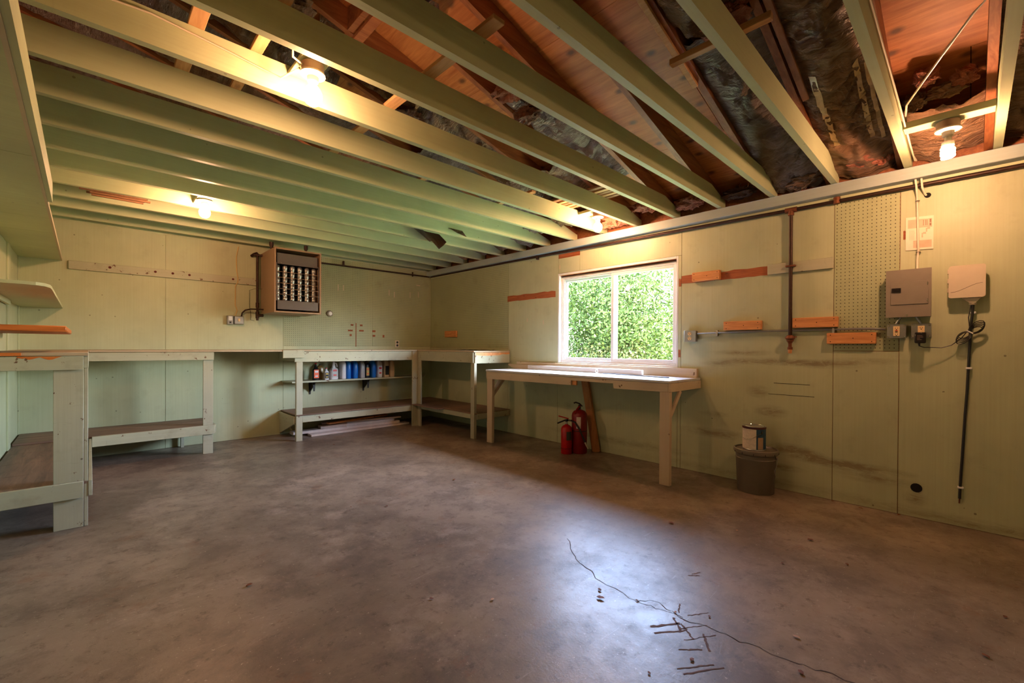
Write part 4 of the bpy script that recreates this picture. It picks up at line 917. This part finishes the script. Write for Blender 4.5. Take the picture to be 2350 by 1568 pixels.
pw = thing('electric_cable', 'white cable running down over the notice to the breaker panel', 'cable', (-.02, -5.875, 1.67))
obj('cable', MB().tube([(-.05, -5.862, 2.33), (-.05, -5.866, 2.28), (-.05, -5.872, 2.22), (-.010, -5.874, 2.16), (-.016, -5.878, 2.0), (-.018, -5.883, 1.804), (-.012, -5.878, 1.74), (-.03, -5.880, 1.67)], .0058, 7), m_cable, pw)
obj('cable', MB().tube([(-.05, -5.893, 2.33), (-.05, -5.897, 2.26), (-.045, -5.900, 2.215), (-.012, -5.912, 2.175), (-.004, -5.918, 2.165)], .0058, 7), m_cable, pw)
for z, y in ((2.135, -5.876), (1.79, -5.883)): obj('cable_staple', MB().box(-.022, -.002, y-.012, y+.012, z-.003, z+.003, .001), m_chrome, pw)
no = thing('paper_notice', 'printed paper notice pinned sideways above the breaker panel', 'notice', (-.006, -5.886, 1.81))
obj('sheet', MB().grid(lambda u, v: (-.006-.006*v*(1-u)*1.0-.003*math.sin(v*5)*u, -5.818-.137*u, 1.812+.222*v-.008*u), 8, 8), m_label if False else simple('notice_paper', lin(240, 222, 200), .6, var=.05, bump=0), no)
m_pt = simple('print_tint', lin(212, 184, 156), .6, bump=0); m_pk = simple('print_dark', lin(150, 110, 86), .6, bump=0)
def pr(u0, u1, v0, v1, mat, nm='print_block', d=.0008):
    f = lambda u, v: (-.006-.006*v*(1-u)-.003*math.sin(v*5)*u-d, -5.818-.137*u, 1.812+.222*v-.008*u)
    return obj(nm, MB().grid(lambda a, b_: f(u0+(u1-u0)*a, v0+(v1-v0)*b_), 3, 3), mat, no)
pr(.08, .95, .66, .92, m_pt); pr(.28, .94, .06, .28, m_pt)
pr(.86, .92, .70, .78, m_pk, 'print_heading', .0014); pr(.86, .92, .80, .90, m_pk, 'print_heading', .0014)
for u in (.76, .71, .63): pr(u, u+.022, .72, .89, m_pk, 'print_line', .0014)
pr(.73, .78, .52, .64, m_pt); pr(.78, .88, .60, .67, m_pt, d=.0014); pr(.58, .63, .36, .50, m_pt); pr(.63, .74, .46, .52, m_pt)
for u in (.14, .19, .24, .29): pr(u, u+.012, .30, .60, m_pt, 'print_line')

# ------------------------------------------------------------------ things on the floor
def revolve(x, y, prof, mat, nm, t, n=28, lab=None): return obj(nm, MB().lathe(prof, (x, y, .0005), n), mat, t, lab)
e1 = thing('fire_extinguisher', 'small bright red fire extinguisher with dark label, in front', 'extinguisher', (-.326, -3.128, 0), 'fire extinguishers under the window bench')
X, Y = -.336, -3.135
revolve(X, Y, [(.055, 0), (.059, .006), (.0595, .265), (.052, .285), (.035, .300), (.018, .308), (.013, .315)], m_red, 'cylinder', e1)
revolve(X, Y, [(.0602, .058), (.0602, .062)], m_black, 'band', e1)
Ma = Matrix.Translation((X, Y, 0))
lab = []
for i in range(9):
    a = math.radians(208+i*7.6)+.18; lab.append((X+.0605*math.cos(a), Y+.0605*math.sin(a)))
vs = [(a, b_, .150) for a, b_ in lab]+[(a, b_, .242) for a, b_ in lab]
obj('label_plate', MB().add(vs, [(i, i+1, 10+i, 9+i) for i in range(8)], True), simple('dark_label', lin(60, 60, 50), .5, var=.3, scale=120, bump=0), e1, fixn=True)
obj('neck', MB().lathe([(.011, .30), (.011, .345)], (X, Y, 0), 12), m_steel, e1)
obj('valve', MB().box(X-.018, X+.02, Y-.012, Y+.012, .342, .366, .003), m_black, e1)
dv = Vector((-.72, .69, 0))          # towards the left of the picture, along the wall plane
c_ = Vector((X, Y, 0))
obj('lever', MB().beam(c_+Vector((0, 0, .372))-dv*.02, c_+dv*.088+Vector((0, 0, .402)), .016, .012), m_red, e1)
obj('handle', MB().beam(c_+dv*.012+Vector((0, 0, .358)), c_+dv*.10+Vector((0, 0, .322)), .016, .014), m_black, e1)
obj('hose', MB().tube([c_-dv*.02+Vector((0, 0, .355)), c_-dv*.05+Vector((0, 0, .352)), c_-dv*.09+Vector((-.02, -.02, .335)), c_-dv*.13+Vector((-.045, -.045, .27)), c_-dv*.165+Vector((-.05, -.05, .19)), c_-dv*.19+Vector((-.05, -.05, .135))], .010, 8), m_rubber, e1)
obj('hose_fitting', MB().tube([c_-dv*.015+Vector((0, 0, .355)), c_-dv*.045+Vector((0, 0, .353))], .0115, 8), m_chrome, e1)
obj('nozzle', MB().tube([c_-dv*.19+Vector((-.05, -.05, .135)), c_-dv*.205+Vector((-.05, -.05, .10)), c_-dv*.222+Vector((-.05, -.05, .065))], .008, 8, rs=[.010, .008, .005]), m_tele, e1)
e2 = thing('fire_extinguisher', 'larger dark red fire extinguisher behind, touching the plank', 'extinguisher', (-.19, -3.21, 0), 'fire extinguishers under the window bench')
X, Y = -.205, -3.205
revolve(X, Y, [(.078, 0), (.083, .008), (.083, .40), (.078, .425), (.062, .448), (.035, .462), (.018, .468)], m_redd, 'cylinder', e2)
revolve(X, Y, [(.0837, .238), (.0837, .246)], m_black, 'band', e2)
lab = [(X+.0842*math.cos(math.radians(a)), Y+.0842*math.sin(math.radians(a))) for a in range(196, 236, 8)]; k = len(lab)
obj('label_plate', MB().add([(a, b_, .272) for a, b_ in lab]+[(a, b_, .395) for a, b_ in lab], [(i, i+1, k+i+1, k+i) for i in range(k-1)], True), m_label, e2)
obj('valve', MB().lathe([(.016, .462), (.016, .50), (.010, .52)], (X, Y, 0), 12), m_black, e2)
c_ = Vector((X, Y, 0))
obj('handle', MB().tube([c_-dv*.03+Vector((0, 0, .50)), c_+Vector((0, 0, .53)), c_+dv*.04+Vector((0, 0, .543)), c_+dv*.062+Vector((0, 0, .535))], .008, 6), m_rubber, e2)
obj('handle', MB().tube([c_-dv*.01+Vector((0, 0, .51)), c_+dv*.03+Vector((-.02, -.02, .47)), c_+dv*.05+Vector((-.04, -.04, .42))], .010, 6), m_redd, e2)
bk = thing('bucket', 'grey plastic bucket with lid standing by the right wall', 'bucket', (-.173, -4.945, 0))
X, Y = -.178, -4.945
revolve(X, Y, [(.128, 0), (.131, .004), (.143, .262), (.146, .266), (.143, .270), (.145, .296), (.150, .300), (.146, .305), (.147, .322)], m_bucket, 'pail', bk, 36)
revolve(X, Y, [(.157, .306), (.160, .322), (.158, .336), (.150, .339), (.145, .330), (.143, .328), (.0, .328)], m_bucket, 'lid', bk, 36)
for i in range(12): a = i*PI/6+.2; obj('lid_tab', MB().box(-.0015, .0015, -.002, .002, .308, .322, 0, Matrix.Translation((X+.1592*math.cos(a), Y+.1592*math.sin(a), 0))), m_black, bk)
av = Vector((-.62, -.78, 0)).normalized(); ev = c = Vector((X, Y, 0))+Vector((.10, -.11, 0))
obj('handle_ear', MB().lathe([(.012, 0), (.010, .008)], n=10, Mx=Matrix.Translation((X+.0, Y-.147, .283)) @ Matrix.Rotation(PI/2, 4, 'X')), m_bucket, bk)
obj('bail_wire', MB().tube([(X+.005, Y-.155, .283), (X-.03, Y-.160, .24), (X-.055, Y-.150, .19), (X-.03, Y-.150, .15), (X+.03, Y-.145, .13)], .002, 6), m_steel, bk)
pc = thing('paint_can', 'paint can with white and navy label on top of the bucket', 'paint can', (-.17, -4.93, .329))
X, Y = -.172, -4.93; zc = .3292
obj('can_body', MB().lathe([(.082, 0), (.084, .003), (.082, .006), (.082, .178), (.085, .182), (.085, .188)], (X, Y, zc), 36), m_steel, pc)
obj('rim', MB().lathe([(.0855, .170), (.0862, .176), (.0855, .184)], (X, Y, zc), 36), simple('maroon_rim', lin(70, 26, 26), .4, bump=0), pc)
obj('lid', MB().lathe([(.080, .186), (.074, .190), (.070, .184), (.0, .184)], (X, Y, zc), 36), m_chrome, pc)
obj('lid_sticker', MB().box(-.03, .03, -.018, .018, zc+.1848, zc+.1853, 0, Matrix.Translation((X, Y, 0)) @ Matrix.Rotation(-.75, 4, 'Z')), m_label, pc)
def wrapp(a0, a1, r, z0, z1, mat, nm):
    n = 14; L = [(X+r*math.cos(math.radians(a0+(a1-a0)*i/n)), Y+r*math.sin(math.radians(a0+(a1-a0)*i/n))) for i in range(n+1)]
    return obj(nm, MB().add([(a, b_, z0) for a, b_ in L]+[(a, b_, z1) for a, b_ in L], [(i, i+1, n+2+i, n+1+i) for i in range(n)], True), mat, pc)
m_navy = simple('navy_label', lin(24, 66, 92), .45, bump=0)
wrapp(110, 208, .0828, zc+.010, zc+.168, m_label, 'label_paper'); wrapp(208, 330, .0828, zc+.010, zc+.168, m_navy, 'label_navy')
wrapp(216, 246, .0834, zc+.012, zc+.105, simple('tan_label', lin(168, 140, 112), .6, bump=0), 'label_panel')
obj('bail_ear', MB().lathe([(.012, 0), (.010, .006)], n=10, Mx=Matrix.Translation((X-.045, Y-.07, zc+.145)) @ Matrix.Rotation(PI/2, 4, 'X')), m_black, pc)
obj('bail_wire', MB().tube([(X-.045, Y-.078, zc+.145), (X-.075, Y-.045, zc+.12), (X-.088, Y-.01, zc+.095), (X-.086, Y+.03, zc+.085), (X-.06, Y+.065, zc+.09)], .0015, 6), m_chrome, pc)

# dead leaves and chips scattered on the floor
pos = [(-3.484, -3.777, .045), (-2.509, -3.27, .03), (-1.313, -4.797, .05), (-1.122, -5.132, .03), (-.946, -5.482, .045), (-2.308, -4.938, .035), (-2.362, -4.98, .05), (-2.257, -5.103, .022), (-2.023, -5.665, .035),
       (-2.232, -5.728, .035), (-1.636, -6.178, .035), (-1.224, -6.241, .03), (-2.447, -5.437, .03), (-2.725, -4.653, .03), (-2.92, -4.46, .028), (-2.621, -5.363, .022), (-1.152, -5.689, .03), (-1.786, -3.089, .04),
       (-.916, -3.975, .04), (-2.008, -1.083, .05), (-.069, -5.597, .04), (-.03, -5.80, .035), (-1.387, -5.45, .022), (-2.215, -5.262, .022), (-2.139, -5.375, .022), (-.04, -5.43, .035), (-1.70, -3.266, .025), (-2.70, -3.115, .022), (-.52, -3.9, .04)]
where = ['in the left foreground of the floor', 'in the middle of the bare floor', 'right of the bright reflection near the table leg', 'between bucket and reflection', 'right of the bright patch towards the panel wall',
         'uppermost of those inside the bright reflection', 'slanting twig-like in the bright reflection', 'on the floor crack in the reflection', 'large, in the lower right foreground', 'at the very bottom edge, right of centre', 'at lower right below the hanging cable', 'farthest right in the foreground',
         'below the scrape marks near the bottom', 'left of the bright reflection in the foreground', 'just left of another leaf in the foreground', 'under the scrape marks at bottom', 'on the right of the floor, mid distance', 'in front of the corner bench', 'between table leg and extinguishers',
         'in front of the leg of the long bench at back', 'against the right wall under the pegboard seam', 'against the right wall at the wide panel seam', 'near the pale chip right of the reflection', 'dark sliver beside the crack', 'dark sliver right of the scrape marks', 'by the wall right of the bucket', 'in front of the window bench, small', 'tiny, left of middle distance', 'under the window bench on the floor']
for i, (x, y, s_) in enumerate(pos):
    a = R_.uniform(0, 6.28); n = 6; mb = MB(); vs = []; fs = []; s_ *= .8
    for q in range(n+1):
        u = q/n; wdt = s_*.42*math.sin(PI*min(1, u*1.02))**.8*(1+.3*R_.random()); lift = .002+s_*.30*abs(u-.45)*R_.uniform(.3, 1)
        for sg in (-1, 1):
            lx = (u-.5)*s_; ly = sg*wdt*.6; vs.append((x+lx*math.cos(a)-ly*math.sin(a), y+lx*math.sin(a)+ly*math.cos(a), lift+abs(ly)*.5))
    for q in range(n): fs.append((2*q, 2*q+1, 2*q+3, 2*q+2))
    pale = i % 5 == 3
    o = obj('dead_leaf' if not pale else 'wood_chip', mb.add(vs, fs, True), m_leafp if pale else m_leaf)
    if pale: tag(o, 'pale chip of debris '+where[i], 'debris', 'pale chips scattered on the floor')
    else: tag(o, 'brown dead leaf '+where[i], 'leaf', 'dead leaves scattered on the floor')

# ------------------------------------------------------------------ outside the window
gd = obj('ground', MB().box(.3, 16, -16, 12, -.4, -.2, 0), simple('outdoor_ground', lin(138, 156, 104), .9, var=.4, scale=3), kind='structure')
def leafmat(name, a, b):
    t = NT(name); n_ = t.noise(3.0, 3, .6); n2 = t.noise(30, 2); c = t.mix(t.ramp(n_, .3, .7), a, b); c = t.mix(t.math('MULTIPLY', t.ramp(n2, .4, .8), .5), c, lin(130, 132, 84))
    return t.set(c, .8, spec=.02)
m_leaves = [leafmat('leaves_dark', lin(26, 48, 16), lin(66, 90, 42)), leafmat('leaves_bright', lin(44, 70, 24), lin(90, 106, 56)), leafmat('leaves_yellow', lin(66, 78, 36), lin(112, 108, 72))]
m_bark = simple('bark', lin(44, 36, 30), .9, var=.3)
def shrub(x, y, rx, ry, h, mi, n, label, seed, sz=.065):
    rg = np.random.RandomState(seed)
    t = thing('shrub', label, 'shrub', (x, y, -.2), 'shrubs beyond the window')
    nc = 46
    cc = rg.uniform(-1, 1, (nc, 3)); cc[:, 2] = rg.uniform(.03, 1, nc)
    cc[:, :2] /= np.maximum(1, np.linalg.norm(cc[:, :2], axis=1))[:, None]
    cen = np.stack([x+cc[:, 0]*rx*.85, y+cc[:, 1]*ry*.9, -.2+cc[:, 2]*h*.93], 1)
    idx = rg.randint(0, nc, n); p = cen[idx]+rg.normal(0, 1, (n, 3))*np.array([rx*.22, ry*.2, h*.09])
    p[:, 2] = np.clip(p[:, 2], -.1, h+.1)
    d = rg.normal(0, 1, (n, 3)); d /= np.linalg.norm(d, axis=1)[:, None]
    u = np.cross(d, rg.normal(0, 1, (n, 3))); u /= np.linalg.norm(u, axis=1)[:, None]; v = np.cross(d, u)
    s_ = sz*rg.uniform(.6, 1.3, n)[:, None]
    V = np.stack([p-u*s_*.5, p+v*s_*.3+d*s_*.06, p+u*s_*.6, p-v*s_*.3+d*s_*.06], 1).reshape(-1, 3)
    V -= np.array(t.location)
    me = bpy.data.meshes.new('foliage'); me.from_pydata(V.tolist(), [], np.arange(4*n).reshape(-1, 4).tolist()); me.materials.append(m_leaves[mi])
    o = bpy.data.objects.new('foliage', me); C.objects.link(o); o.parent = t; o['kind'] = 'stuff'
    for i in range(4):
        a = rg.uniform(0, 6.28); q = Vector((x+math.cos(a)*rx*.5, y+math.sin(a)*ry*.5, h*.7))
        b0 = Vector((x+.1*math.cos(a), y+.1*math.sin(a), -.2))
        obj('stem', MB().tube([b0, b0.lerp(q, .5)+Vector((.05, .08, 0)), q], .02, 6, rs=[.035, .022, .008]), m_bark, t)
shrub(4.1, -2.1, 1.0, 1.3, 2.9, 1, 24000, 'bright green shrub seen through the right window pane', 1)
shrub(4.3, -.3, 1.2, 1.5, 3.3, 0, 30000, 'dark green shrub filling the left window pane', 2)
shrub(3.6, -1.3, .6, 1.0, 1.4, 2, 5000, 'low yellowish shrub at the bottom of the window view', 3, .055)
shrub(6.4, -.8, 1.4, 2.6, 4.3, 2, 30000, 'taller loose bush standing behind the nearer shrubs', 4, .08)
shrub(5.0, 1.8, 1.3, 1.6, 3.0, 1, 7000, 'green shrub off to the left outside the window', 5)
